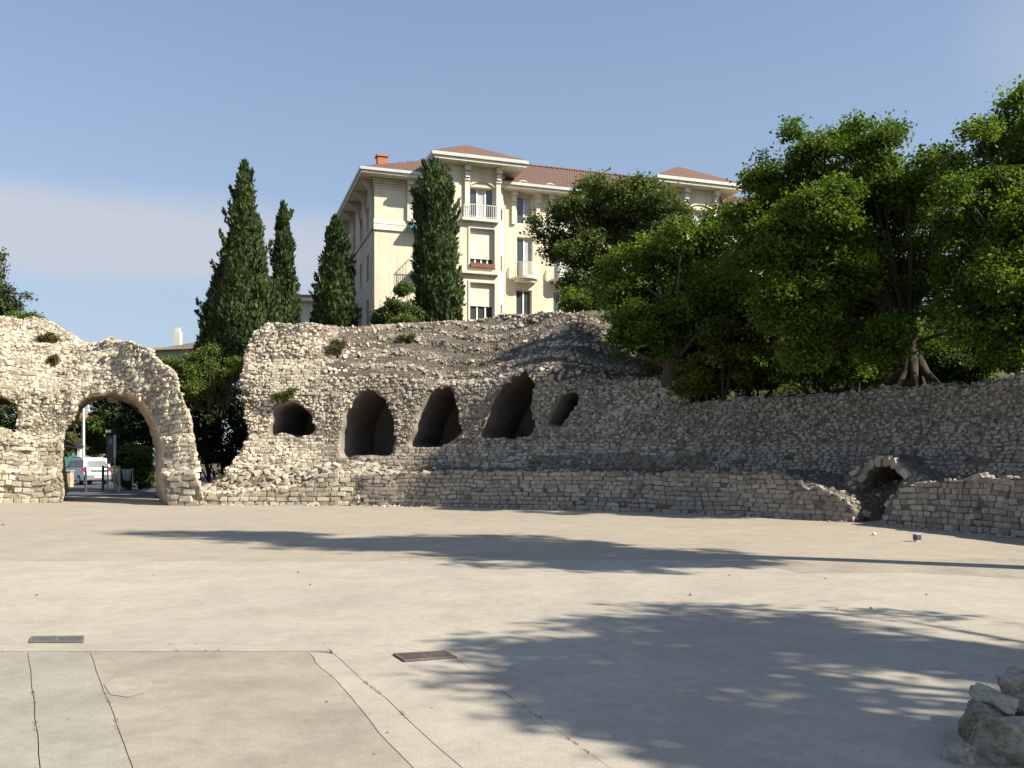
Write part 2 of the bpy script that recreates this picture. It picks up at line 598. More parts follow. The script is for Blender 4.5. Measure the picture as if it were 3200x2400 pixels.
# ------------------------------------------------------------------ curves of the arena wall
class Curve:
    def __init__(self, pts):
        P = np.array(pts, dtype=float)
        P = np.vstack([2 * P[0] - P[1], P, 2 * P[-1] - P[-2]])
        out = []
        for i in range(1, len(P) - 2):
            t = np.linspace(0, 1, 60, endpoint=False)[:, None]
            a, b, c, d = P[i - 1], P[i], P[i + 1], P[i + 2]
            out.append(0.5 * (2 * b + (c - a) * t + (2 * a - 5 * b + 4 * c - d) * t ** 2 + (3 * b - a - 3 * c + d) * t ** 3))
        out.append(P[-2][None])
        Q = np.vstack(out)
        s = np.concatenate([[0], np.cumsum(np.linalg.norm(np.diff(Q, axis=0), axis=1))])
        self.L = s[-1]
        self.s = np.arange(0, self.L, 0.05)
        self.x, self.y = np.interp(self.s, s, Q[:, 0]), np.interp(self.s, s, Q[:, 1])
        tx, ty = np.gradient(self.x), np.gradient(self.y)
        k = np.ones(31) / 31
        tx = np.convolve(np.pad(tx, 15, 'edge'), k, 'valid')
        ty = np.convolve(np.pad(ty, 15, 'edge'), k, 'valid')
        n = np.hypot(tx, ty)
        self.nx, self.ny = -ty / n, tx / n

    def at(self, u, d, z):
        u = np.asarray(u, dtype=float)
        ex = np.maximum(u - self.s[-1], 0) + np.minimum(u, 0)
        nx, ny = np.interp(u, self.s, self.nx), np.interp(u, self.s, self.ny)
        x = np.interp(u, self.s, self.x) + nx * d + ny * ex
        y = np.interp(u, self.s, self.y) + ny * d - nx * ex
        return np.stack(np.broadcast_arrays(x, y, z), -1)

    def u_at_px(self, px, d=0.0):
        P = self.at(self.s, d, 0.0)
        x, _ = project(P)
        o = np.argsort(x)
        return np.interp(px, x[o], self.s[o])


PC = Curve([(-13.6, 32.2), (-12.1, 31.85), (-7.5, 31.3), (-2.2, 30.2), (3.95, 27.35), (8.45, 23.4), (10.5, 18.4), (11.3, 13.5), (10.9, 9.5)])
LC = Curve([(-30, 29.5), (-24, 32.0), (-20, 33.1), (-16.9, 33.4), (-14.5, 32.6), (-12.3, 31.6), (-10.6, 31.1)])


def slab(curve, u0, u1, z0, z1, res, outer, holes, Df, thick, B=None, nrim=12, amp=0.10, seed=1, calm=None):
    """a masonry mass: front face Df(u,z) behind the curve, cut to an outline, with openings, thick along B"""
    nu, nz = int((u1 - u0) / res), int((z1 - z0) / res)
    us, zs = np.linspace(u0, u1, nu + 1), np.linspace(z0, z1, nz + 1)
    U, Z = np.meshgrid(us, zs, indexing='ij')
    P = curve.at(U, Df(U, Z), Z)
    px, py = project(P)
    wob = 3.5 * fbm(P, 1.6, seed + 5, 3)
    cx = 0.25 * (px[:-1, :-1] + px[1:, :-1] + px[:-1, 1:] + px[1:, 1:]) + wob[:-1, :-1]
    cy = 0.25 * (py[:-1, :-1] + py[1:, :-1] + py[:-1, 1:] + py[1:, 1:]) + wob[1:, 1:]
    mask = in_poly(cx, cy, outer)
    for h in holes:
        mask &= ~in_poly(cx - 0.7 * wob[:-1, :-1], cy - 0.7 * wob[1:, 1:], h)
    # boundary edges
    idx = np.arange((nu + 1) * (nz + 1)).reshape(nu + 1, nz + 1)
    mp = np.pad(mask, 1)
    E = []
    c = mp[1:-1, 1:-1]
    i, j = np.nonzero(c & ~mp[:-2, 1:-1]); E.append(np.stack([idx[i, j], idx[i, j + 1]], 1))
    i, j = np.nonzero(c & ~mp[2:, 1:-1]); E.append(np.stack([idx[i + 1, j + 1], idx[i + 1, j]], 1))
    i, j = np.nonzero(c & ~mp[1:-1, 2:]); E.append(np.stack([idx[i, j + 1], idx[i + 1, j + 1]], 1))
    i, j = np.nonzero(c & ~mp[1:-1, :-2]); E.append(np.stack([idx[i + 1, j], idx[i, j]], 1))
    E = np.vstack(E)
    # smooth the outline
    uv = np.stack([U.ravel(), Z.ravel()], 1)
    bset = np.unique(E)
    keepz = uv[bset, 1] <= z0 + 1e-6
    for _ in range(3):
        acc = np.zeros_like(uv)
        cnt = np.zeros(len(uv))
        for a, b in ((0, 1), (1, 0)):
            np.add.at(acc, E[:, a], uv[E[:, b]])
            np.add.at(cnt, E[:, a], 1)
        new = 0.5 * uv[bset] + 0.5 * acc[bset] / cnt[bset][:, None]
        new[keepz, 1] = uv[bset[keepz], 1]
        uv[bset] = new
    U2, Z2 = uv[:, 0].reshape(U.shape), uv[:, 1].reshape(U.shape)
    P = curve.at(U2, Df(U2, Z2), Z2)

    def rough(Q):
        d = np.stack([fbm(Q, 1.1, seed + 31 * k, 4) for k in range(3)], -1)
        e = np.stack([vnoise(Q, 5.5, seed + 7 * k + 3) for k in range(3)], -1)
        fz = np.clip((Q[..., 2:3] - 0.05) * 3, 0.15, 1)
        if calm is not None:
            fz = fz * calm(*project(Q))[..., None]
        return Q + (d * amp + e * amp * 0.35) * fz
    Nn = curve.at(U2, 1.0, 0.0) - curve.at(U2, 0.0, 0.0)
    Bv = Nn if B is None else np.broadcast_to(np.array(B, dtype=float), P.shape)
    Pf = rough(P)
    n0 = Pf.reshape(-1, 3)
    i, j = np.nonzero(mask)
    front = np.stack([idx[i, j], idx[i + 1, j], idx[i + 1, j + 1], idx[i, j + 1]], 1)
    # rim rings
    bmap = np.full((nu + 1) * (nz + 1), -1)
    bmap[bset] = np.arange(len(bset))
    rings = []
    for k in range(1, nrim + 1):
        q = P.reshape(-1, 3)[bset] + Bv.reshape(-1, 3)[bset] * (thick * k / nrim)
        rings.append(rough(q))
    nb, base = len(bset), len(n0)
    V = np.vstack([n0] + rings)

    def ring(k, v):
        return v if k == 0 else base + (k - 1) * nb + bmap[v]
    keepE = E[~((uv[E[:, 0], 1] <= z0 + 1e-6) & (uv[E[:, 1], 1] <= z0 + 1e-6))]
    rim = np.vstack([np.stack([ring(k, keepE[:, 0]), ring(k, keepE[:, 1]), ring(k + 1, keepE[:, 1]), ring(k + 1, keepE[:, 0])], 1)
                     for k in range(nrim)])
    # compact
    used = np.unique(np.concatenate([front.ravel(), rim.ravel()]))
    mp2 = np.full(len(V), -1)
    mp2[used] = np.arange(len(used))
    return dict(U=U2, Z=Z2, P=Pf, us=us, zs=zs, mask=mask, V=V[used], front=mp2[front], rim=mp2[rim], ci=i, cj=j,
                curve=curve, Df=Df, res=res, thick=thick)


def slab_core(sl, name, mat, parent, rim_mat=None):
    o = add_np(name, sl['V'], [sl['front'], sl['rim']], mat, parent, smooth=True)
    if rim_mat is not None:
        o.data.materials.append(rim_mat)
        mi = np.zeros(len(o.data.polygons), dtype=np.int32)
        # deeper parts of the openings are plastered vault
        c = sl['V'][sl['rim']].mean(1)
        mi[len(sl['front']):] = 1
        o.data.polygons.foreach_set('material_index', mi)
    return o


def surf(sl, u, z):
    us, zs, P = sl['us'], sl['zs'], sl['P']
    fu = np.clip((u - us[0]) / (us[1] - us[0]), 0, len(us) - 1.001)
    fz = np.clip((z - zs[0]) / (zs[1] - zs[0]), 0, len(zs) - 1.001)
    i, j = fu.astype(int), fz.astype(int)
    a, b = (fu - i)[:, None], (fz - j)[:, None]
    return (P[i, j] * (1 - a) * (1 - b) + P[i + 1, j] * a * (1 - b) + P[i, j + 1] * (1 - a) * b + P[i + 1, j + 1] * a * b)


def smask(sl, u, z):
    us, zs, m = sl['us'], sl['zs'], sl['mask']
    i = np.floor((u - us[0]) / (us[1] - us[0])).astype(int)
    j = np.floor((z - zs[0]) / (zs[1] - zs[0])).astype(int)
    ok = (i >= 0) & (j >= 0) & (i < m.shape[0]) & (j < m.shape[1])
    r = np.zeros(len(u), dtype=bool)
    r[ok] = m[i[ok], j[ok]]
    return r


# ---- stone templates: subdivided, rounded and chipped blocks
def stone_templates(n, roundness, jitter, seed):
    r = np.random.default_rng(seed)
    g = [-1, 0, 1]
    V = np.array([(x, y, z) for x in g for y in g for z in g if not (x == y == z == 0)], dtype=float)
    key = {tuple(v): i for i, v in enumerate(V.astype(int))}
    Fq = []
    for ax in range(3):
        for s in (-1, 1):
            o = [k for k in range(3) if k != ax]
            for a in (-1, 0):
                for b in (-1, 0):
                    q = []
                    for da, db in ((0, 0), (1, 0), (1, 1), (0, 1)):
                        c = [0, 0, 0]
                        c[ax], c[o[0]], c[o[1]] = s, a + da, b + db
                        q.append(key[tuple(c)])
                    # outward winding
                    p = V[q]
                    nn = np.cross(p[1] - p[0], p[2] - p[0])
                    if nn[ax] * s < 0:
                        q = q[::-1]
                    Fq.append(q)
    out = []
    for k in range(n):
        v = V.copy()
        ln = np.linalg.norm(v, axis=1, keepdims=True)
        sph = v / ln * 1.12
        v = v * (1 - roundness) + sph * roundness
        v += r.normal(0, jitter, v.shape)
        out.append(v)
    return out, np.array(Fq)


T_BLOCK, T_FACES = stone_templates(10, 0.20, 0.06, 3)
T_RUBBLE, _ = stone_templates(10, 0.34, 0.12, 4)
TEMPL = T_BLOCK + T_RUBBLE
T_MESH = {}


def t_mesh(k, mat):
    key = (k, mat.name)
    if key not in T_MESH:
        T_MESH[key] = mesh_np('stone', TEMPL[k], T_FACES, mat, smooth=False, tint=np.zeros(len(T_FACES)))
    return T_MESH[key]


class Stones:
    def __init__(self):
        self.p, self.R, self.s, self.k, self.t = [], [], [], [], []

    def add(self, p, R, s, k, t):
        self.p.append(p); self.R.append(R); self.s.append(s); self.k.append(k); self.t.append(t)

    def build(self, parent, mat, limit=300, name='stone', stuff_name='rubble'):
        p, R, s, k, t = (np.concatenate(x) for x in (self.p, self.R, self.s, self.k, self.t))
        px, py = project(p)
        vis = (px > 0) & (px < 3200) & (py > 0) & (py < 2400)
        app = np.sort(s, axis=1)[:, 1] * np.sort(s, axis=1)[:, 2] / np.maximum(p[:, 1], 1) ** 2 * np.where(vis, 1, 0.001)
        order = np.argsort(-app)
        big, rest = order[:limit], order[limit:]
        pinv = np.array(parent.matrix_world.inverted()) if parent else np.eye(4)
        loc = np.array(parent.location) if parent else np.zeros(3)
        for i in big:
            o = bpy.data.objects.new(name, t_mesh(int(k[i]), mat))
            COL.objects.link(o)
            m = np.eye(4)
            m[:3, :3] = R[i] * s[i][None, :]
            m[:3, 3] = p[i] - loc
            o.parent = parent
            o.matrix_local = Matrix(m.tolist())
        if len(rest):
            Vs, Fs, Ts, off = [], [], [], 0
            for kk in np.unique(k[rest]):
                r = rest[k[rest] == kk]
                v = np.einsum('nij,nvj->nvi', R[r] * s[r][:, None, :], np.broadcast_to(TEMPL[kk], (len(r),) + TEMPL[kk].shape))
                v = v + (p[r] - loc)[:, None, :]
                f = T_FACES[None] + (np.arange(len(r)) * 26)[:, None, None] + off
                off += len(r) * 26
                Vs.append(v.reshape(-1, 3)); Fs.append(f.reshape(-1, 4)); Ts.append(np.repeat(t[r], len(T_FACES)))
            o = add_np(stuff_name, np.vstack(Vs), np.vstack(Fs), mat, parent, smooth=False, tint=np.concatenate(Ts), kind='stuff')
        return len(p)


def frames(n, up_t):
    """rotation matrices with local x ~ up_t, local y = n (out of the wall)"""
    n = n / np.linalg.norm(n, axis=1, keepdims=True)
    t = up_t - (up_t * n).sum(1, keepdims=True) * n
    t = t / np.maximum(np.linalg.norm(t, axis=1, keepdims=True), 1e-6)
    b = np.cross(t, n)
    return np.stack([t, n, b], -1)


def rot_in_plane(R, ang, tilt):
    c, s = np.cos(ang), np.sin(ang)
    z = np.zeros_like(c)
    o = np.ones_like(c)
    A = np.stack([np.stack([c, z, s], -1), np.stack([z, o, z], -1), np.stack([-s, z, c], -1)], -2)
    c, s = np.cos(tilt), np.sin(tilt)
    Bm = np.stack([np.stack([c, -s, z], -1), np.stack([s, c, z], -1), np.stack([z, z, o], -1)], -2)
    return R @ A @ Bm


def row_stones(st, sl, z0, z1, hfun, wfun, rub, depth=0.16, proud=0.02, maxslope=1.3, keep=None, seed=0, cover=0.94, bare=9.0):
    """stones laid in courses on the front of a mass; rub(px,py) 0 = neat courses, 1 = random rubble"""
    r = np.random.default_rng(seed)
    us = sl['us']
    z = z0
    while z < z1:
        h0 = hfun(z)
        u = us[0] + r.uniform(0, 0.2)
        w = wfun(z) * r.lognormal(0, 0.28, int((us[-1] - us[0]) / wfun(z) * 1.6) + 8)
        ue = us[0] + r.uniform(-.2, 0) + np.concatenate([[0], np.cumsum(w)])
        uc, w = 0.5 * (ue[1:] + ue[:-1]), w
        sel = uc < us[-1]
        uc, w = uc[sel], w[sel]
        zc = np.full(len(uc), z + h0 / 2) + 0.10 * h0 * np.sin(uc * 0.9 + z * 3)
        P = surf(sl, uc, zc)
        px, py = project(P)
        rb = rub(px, py)
        zc = zc + r.uniform(-0.26, 0.26, len(uc)) * h0 * rb
        uc = uc + r.uniform(-0.3, 0.3, len(uc)) * w * rb
        P = surf(sl, uc, zc)
        px, py = project(P)
        ok = smask(sl, uc, zc) & smask(sl, uc - w * .4, zc) & smask(sl, uc + w * .4, zc)
        e = 0.12
        du = surf(sl, uc + e, zc) - surf(sl, uc - e, zc)
        dz = surf(sl, uc, zc + e) - surf(sl, uc, zc - e)
        nrm = -np.cross(dz, du)
        nrm = nrm / np.maximum(np.linalg.norm(nrm, axis=1, keepdims=True), 1e-9)
        # soften towards the plain wall normal so that courses read as masonry
        pln = sl['curve'].at(uc, -1.0, 0.0) - sl['curve'].at(uc, 0.0, 0.0)
        sm = np.where(rb > 0.5, 0.55, 0.30)[:, None]
        flip = np.sign((nrm * pln).sum(1) + 0.3 * nrm[:, 2])[:, None]
        nrm = nrm * flip * sm + pln * (1 - sm)
        slope = np.linalg.norm(dz[:, :2], axis=1) / np.maximum(np.abs(dz[:, 2]), 1e-4)
        ok &= slope < maxslope
        if keep is not None:
            ok &= keep(px, py)
        ok &= r.uniform(0, 1, len(uc)) < cover
        ok &= ~((fbm(P * np.array([.45, .45, 1.3]), 1.0, 91, 3) > (bare(P) if callable(bare) else bare)) & (rb > 0.3))
        if ok.any():
            uc, w, P, nrm, rb, du = uc[ok], w[ok], P[ok], nrm[ok], rb[ok], du[ok]
            m = len(uc)
            R = frames(nrm, du)
            R = rot_in_plane(R, r.normal(0, 0.03 + 0.17 * rb), r.normal(0, 0.03 + 0.09 * rb))
            hh = h0 * np.where(rb > .5, r.uniform(.62, 1.1, m), r.uniform(.86, .97, m))
            ww = np.where(rb > .5, np.minimum(w, h0 * 2.0) * r.uniform(.75, 1.0, m), w * .93)
            dp = depth * r.uniform(.75, 1.25, m)
            S = np.stack([ww / 2, dp / 2, hh / 2], 1)
            nn = nrm / np.linalg.norm(nrm, axis=1, keepdims=True)
            pr = proud + r.normal(0, 0.010 + 0.015 * rb)
            st.add(P + nn * (pr - dp * 0.44)[:, None], R, S,
                   np.where(rb > .5, r.integers(10, 20, m), r.integers(0, 10, m)), r.uniform(0, 1, m))
        z += h0


def tri_stones(st, V, Q, density, smin, smax, seed=0, keep=None, minnz=-1, flat=0.6, sink=0.25, orient=None):
    """loose stones strewn over faces Q of V"""
    r = np.random.default_rng(seed)
    A, B, C, D = (V[Q[:, k]] for k in range(4))
    n = np.cross(C - A, D - B)
    area = np.linalg.norm(n, axis=1) / 2
    n = n / np.maximum(2 * area[:, None], 1e-9)
    if orient is not None:
        n = n * np.sign((n * orient).sum(1) + 1e-9)[:, None]
    sel = np.ones(len(Q), dtype=bool)
    c = (A + B + C + D) / 4
    if keep is not None:
        sel &= keep(*project(c))
    sel &= n[:, 2] > minnz
    cnt = r.poisson(area * density * sel)
    i = np.repeat(np.arange(len(Q)), cnt)
    if not len(i):
        return
    a, b = r.uniform(0, 1, (2, len(i), 1))
    P = A[i] * (1 - a) * (1 - b) + B[i] * a * (1 - b) + C[i] * a * b + D[i] * (1 - a) * b
    s = smin * (smax / smin) ** (r.uniform(0, 1, len(i)) ** 1.8)
    # thin out overlaps
    o = np.argsort(-s)
    grid, kept = {}, []
    g = smax * 0.8
    for q in o:
        p = P[q]
        kx, ky, kz = int(p[0] / g), int(p[1] / g), int(p[2] / g)
        hit = False
        for ax in (-1, 0, 1):
            for ay in (-1, 0, 1):
                for az in (-1, 0, 1):
                    for (x, y, z, ss) in grid.get((kx + ax, ky + ay, kz + az), ()):
                        if (p[0] - x) ** 2 + (p[1] - y) ** 2 + (p[2] - z) ** 2 < (0.40 * (s[q] + ss)) ** 2:
                            hit = True
                            break
                    if hit: break
                if hit: break
            if hit: break
        if not hit:
            grid.setdefault((kx, ky, kz), []).append((p[0], p[1], p[2], s[q]))
            kept.append(q)
    kept = np.array(kept, dtype=int)
    P, s, nn = P[kept], s[kept], n[i[kept]]
    m = len(P)
    nn = nn + np.array([0, 0, 0.25])
    R = frames(nn, np.broadcast_to(np.array([1.0, -0.2, 0.05]), nn.shape) + r.normal(0, .5, (m, 3)))
    R = rot_in_plane(R, r.uniform(-3.1, 3.1, m), r.normal(0, .25, m))
    S = np.stack([s / 2 * r.uniform(.8, 1.25, m), s / 2 * flat * r.uniform(.7, 1.3, m), s / 2 * r.uniform(.65, 1.0, m)], 1)
    nn = nn / np.linalg.norm(nn, axis=1, keepdims=True)
    st.add(P + nn * (S[:, 1] * (0.5 - sink))[:, None], R, S, r.integers(10, 20, m), r.uniform(0, 1, m))


# ------------------------------------------------------------------ ground
far = MB().poly([(-1500, -600, -0.06), (1500, -600, -0.06), (1500, 2400, -0.06), (-1500, 2400, -0.06)], [(0, 1, 2, 3)])
o = far.build('ground', M['far'])
o['kind'] = 'structure'


def gpt(px, py, z=0.0):
    Y = (CZ - z) * F / (py - HY)
    return ((px - 1600) / F * Y, Y)


bed = [(-46, -12)] + [(-46, 25), (-34, 31), (-24, 34.5), (-12, 34.5), (0, 33), (8, 30), (13, 24), (14.5, 14), (14, 4), (9, -12)]
o = MB().poly([(x, y, -0.012) for x, y in bed], [tuple(range(len(bed)))]).build('arena_floor', M['joint'])
o['kind'] = 'structure'
FLOOR = o


def wobble_line(p, q, amp, seed, n=26):
    r = np.random.default_rng(seed)
    p, q = np.array(p), np.array(q)
    d = q - p
    L = np.linalg.norm(d)
    nrm = np.array([-d[1], d[0]]) / L
    off = np.concatenate([[0], np.convolve(r.normal(0, amp, n + 2), [.25, .5, .25], 'valid'), [0]])
    t = np.linspace(0, 1, n + 2)
    return [tuple(p + d * a + nrm * o_) for a, o_ in zip(t, off)]


def shrink(poly, g):
    """pull a polygon in by g to leave an open joint"""
    P = np.array(poly)
    n = len(P)
    area = 0.5 * np.sum(P[:, 0] * np.roll(P[:, 1], -1) - np.roll(P[:, 0], -1) * P[:, 1])
    s = 1 if area > 0 else -1
    out = []
    for i in range(n):
        a, b, c = P[i - 1], P[i], P[(i + 1) % n]
        n1, n2 = b - a, c - b
        n1 = np.array([-n1[1], n1[0]]) / max(np.linalg.norm(n1), 1e-6) * s
        n2 = np.array([-n2[1], n2[0]]) / max(np.linalg.norm(n2), 1e-6) * s
        m = n1 + n2
        m = m / max(np.linalg.norm(m), 0.5)
        out.append(tuple(b + m * g))
    return out


def slab_floor(poly, mat, z=0.0, gap=0.0028, name='floor_slab'):
    poly = shrink(poly, gap)
    n = len(poly)
    v = [(x, y, z) for x, y in poly] + [(x, y, -0.03) for x, y in poly]
    m = MB().poly(v, [tuple(range(n))] + [(i, (i + 1) % n, n + (i + 1) % n, n + i) for i in range(n)])
    return m.build(name, mat, FLOOR)


# slab corners: the joints of the concrete follow the photo's lines on the floor
J0, J1 = gpt(-900, 2016), gpt(1010, 2012)           # cross joint, far side
K0, K1 = gpt(-900, 2036), gpt(1040, 2034)           # near side of the narrow strip
A1 = gpt(1445, 2400)
d1 = (np.array(A1) - np.array(J1))
far_end = tuple(np.array(J1) - d1 * 2.7)
A2 = tuple(np.array(J1) + d1 * 2.6)
B1, B2_ = gpt(1425, 2058), gpt(1905, 2400)
d2 = (np.array(B2_) - np.array(B1))
B2 = tuple(np.array(B1) + d2 * 2.6)
line_J = wobble_line(J0, J1, 0.008, 1)
line_K = wobble_line(K0, K1, 0.010, 2)
line_A = wobble_line(J1, A2, 0.008, 3, 40)
tK = 0.055
C0, C1 = gpt(280, 2037), gpt(400, 2360)
Cend = tuple(np.array(C1) + (np.array(C1) - np.array(C0)) * 0.9)
line_C = wobble_line(C0, Cend, 0.005, 4, 30)
D0, D1 = gpt(88, 2037), gpt(128, 2400)
Dend = tuple(np.array(D1) + (np.array(D1) - np.array(D0)) * 0.9)
line_D = wobble_line(D0, Dend, 0.005, 5, 30)
E0, E1 = gpt(960, 2036), gpt(1290, 2400)
Eend = tuple(np.array(E1) + (np.array(E1) - np.array(E0)) * 1.2)
line_E = wobble_line(E0, Eend, 0.016, 6, 30)
slab_floor(line_J + [tuple(np.array(J1) + d1 * tK)] + line_K[::-1], M['concrete'])                       # narrow strip
slab_floor([K0] + line_D + [(-9, Dend[1]), (-20, 5)], M['concrete_grey'])
slab_floor(line_D + line_C[::-1], M['concrete_grey'])
slab_floor(line_C + line_E[::-1], M['concrete_warm'])
slab_floor(line_E + [A2] + line_A[::-1][:-2], M['concrete'], gap=0.004)
S3 = tuple(np.array(J1) + np.array([0.0, 0.0]))
Bb = gpt(1445, 2030)
# bright tongue between the two long joints, then the right field
slab_floor(line_A + [B2] + wobble_line(B2, B1, 0.006, 7, 40)[1:] + [gpt(1235, 2018)], M['concrete'])
EF = gpt(3900, 1748)
c_mid = [gpt(1010, 2012), gpt(1235, 2018), gpt(1425, 2058)]
XJ = wobble_line(B1, gpt(3700, 1950), 0.010, 8, 30)
slab_floor(wobble_line(B1, B2, 0.006, 7, 40) + [(9, 1.0)] + XJ[::-1][:-1], M['concrete'])
slab_floor([c_mid[1]] + XJ + [(11.5, 9), gpt(3300, 1815), gpt(3000, 1797), gpt(2850, 1790), gpt(2500, 1790), gpt(1700, 1850)], M['concrete'])
# main field behind the cross joint
slab_floor([J0] + line_J[1:] + [c_mid[1], gpt(1700, 1850), gpt(2500, 1790), gpt(2300, 1747), gpt(900, 1753), gpt(-300, 1752), gpt(-900, 1753)], M['concrete'])
slab_floor([gpt(2500, 1790), gpt(2850, 1790), gpt(3000, 1797), gpt(3300, 1815), gpt(3600, 1747), gpt(2300, 1747)], M['concrete_warm'], gap=0.012)
back_edge = [(13.2, 14.5), (12.6, 20), (10.6, 25), (6, 29), (0, 32), (-8, 33), (-13.2, 34.0), (-15.6, 38.5), (-20.5, 40.8), (-22, 35), (-30, 31.5), (-40, 26)]
slab_floor([gpt(-900, 1753), gpt(-300, 1752), gpt(900, 1753), gpt(2300, 1747), gpt(3600, 1747)] + back_edge, M['concrete_far'], gap=0.012)
slab_floor([gpt(3300, 1815), (11.5, 9), (13.6, 9), (13.2, 14.5), gpt(3600, 1747)], M['concrete_warm'], gap=0.006)
slab_floor([(9, 1.0), (13.6, 4), (13.6, 9), (11.5, 9), gpt(3700, 1950)], M['concrete'], gap=0.006)
# worn hole in the warm slab: pale repaired patch
pp = [gpt(x, y) for x, y in ((325, 2140), (360, 2122), (420, 2118), (470, 2122), (480, 2140), (455, 2165), (400, 2180), (345, 2172))]
MB().poly([(x, y, 0.004) for x, y in pp], [tuple(range(len(pp)))]).build('floor_patch', M['concrete_pale'], FLOOR)

# drain gratings
M['iron'] = mat_plain('rusty_iron', (0.13, 0.10, 0.085), 0.75, 0.4, 20)
M['iron_grey'] = mat_plain('grey_iron', (0.16, 0.155, 0.145), 0.7, 0.3, 20)
M['depth_shade'] = mat_plain('drain_depth_shade', (0.03, 0.028, 0.025), 0.95)  # near-black, stands in for the unlit depth of the drains


def grating(c4, mat, label):
    P = [np.array(gpt(*c)) for c in c4]      # far-left, far-right, near-right, near-left
    ctr = sum(P) / 4
    root = empty('drain_grating', (ctr[0], ctr[1], 0), 0, label, 'grating', 'drain gratings in the arena floor')
    P = [p - ctr for p in P]

    def q(a, b):
        return (P[0] * (1 - a) + P[1] * a) * (1 - b) + (P[3] * (1 - a) + P[2] * a) * b

    def bar(a0, a1, b0, b1, z0, z1):
        c = [q(a0, b0), q(a1, b0), q(a1, b1), q(a0, b1)]
        v = [(x, y, z0) for x, y in c] + [(x, y, z1) for x, y in c]
        return v, [(3, 2, 1, 0), (4, 5, 6, 7)] + [(i, (i + 1) % 4, 4 + (i + 1) % 4, 4 + i) for i in range(4)]
    MB().poly(*bar(0, 1, 0, 1, 0.002, 0.005)).build('depth_shade', M['depth_shade'], root)  # flat dark sheet on the floor, painted shade under the bars
    m = MB()
    for a in ((0, 1, 0, .09), (0, 1, .91, 1), (0, .025, .09, .91), (.975, 1, .09, .91), (.485, .515, .09, .91)):
        m.poly(*bar(*a, 0.005, 0.016))
    m.build('frame', mat, root)
    for h in (0, 1):
        n = 17
        for k in range(n):
            a0 = .025 + h * .49 + (k + .25) * .46 / n
            MB().poly(*bar(a0, a0 + .46 / n * .55, .09, .91, 0.0051, 0.014)).build('bar', mat, root)
    return root


grating([(97, 1993), (263, 1991), (261, 2010), (91, 2010)], M['iron_grey'], 'grey iron drain grating flush with the cross joint of pale concrete')
grating([(1228, 2047), (1392, 2038), (1428, 2057), (1264, 2070)], M['iron'], 'rusty brown drain grating between the two long floor joints')

# ------------------------------------------------------------------ gateway ruin on the left
G_OUT = [(-700, 1700), (-700, 1010), (-100, 985), (0, 990), (60, 988), (130, 996), (175, 1012), (225, 1045), (262, 1072), (300, 1074),
         (350, 1060), (400, 1066), (450, 1085), (500, 1128), (545, 1160), (562, 1225), (588, 1285), (602, 1320), (608, 1400),
         (618, 1450), (622, 1490), (630, 1530), (634, 1700)]
G_GATE = [(197, 1800), (196, 1345), (207, 1325), (236, 1298), (250, 1262), (264, 1245), (300, 1230), (345, 1222), (390, 1226),
          (430, 1243), (462, 1272), (485, 1308), (504, 1350), (508, 1400), (505, 1500), (522, 1562), (548, 1800)]
G_NICHE = [(-75, 1335), (-70, 1262), (-25, 1238), (20, 1240), (42, 1258), (54, 1285), (57, 1330), (57, 1368), (45, 1362), (28, 1345), (0, 1336)]


def g_depth(u, z):
    xq, _ = project(LC.at(u, 0.6, z))
    d = 0.04 * z + 0.22 * sstep(1.1, 1.3, z) + 0.25 * sstep(2.2, 2.6, z)
    left = 1 - sstep(150, 420, xq)
    up = np.maximum(z - 4.2 + 0.14 * fbm(np.stack([u * .5, 0 * z, z * .3], -1), 0.7, 58, 3), 0)
    k = np.floor(up / 0.6)
    f = up / 0.6 - k
    d = d + left * 1.25 * (0.65 * 0.6 * (k + 0.12 * f + 0.88 * sstep(0.62, 0.95, f)) + 0.35 * up)
    d = d + (1 - left) * 0.22 * np.maximum(z - 4.0, 0)
    return d - 0.25 * sstep(500, 560, xq) * (1 - sstep(1.0, 2.4, z))


g_u0, g_u1 = LC.u_at_px(-560), LC.L + 0.9
GS = slab(LC, g_u0, g_u1, 0.0, 8.6, 0.10, G_OUT, [G_GATE, G_NICHE], g_depth, 4.6, B=(-0.43, 0.90, 0), nrim=24, amp=0.10, seed=3)
ruin_l = empty('gateway_ruin', (-16, 34, 0), 0, 'pale ruined stone gateway with one tall open arch onto the street', 'ruin')


def to_local(sl, root):
    sl['V'] = sl['V'] - np.array(root.location)
    return sl


core = add_np('masonry_core', GS['V'] - np.array(ruin_l.location), [GS['front'], GS['rim']], M['core_pale'], ruin_l, smooth=True)
core.data.materials.append(M['jamb'])
cc = GS['V'][GS['rim']].mean(1)
cpx, cpy = project(cc)
mi = np.zeros(len(core.data.polygons), dtype=np.int32)
mi[len(GS['front']):] = np.where((cpx > 180) & (cpx < 540) & (cpy > 1215), 1, 0)
core.data.polygons.foreach_set('material_index', mi)
st = Stones()


def rub_gate(px, py):
    course = (((px < 200) & (py > 1395)) | ((px > 480) & (py > 1300)) | ((px < 300) & (py < 1220) & (py > 1165)))
    n = 0.5 + 0.5 * np.sin(px * 0.043 + py * 0.031)
    return np.where(course, 0.0, 0.75 + 0.25 * n)


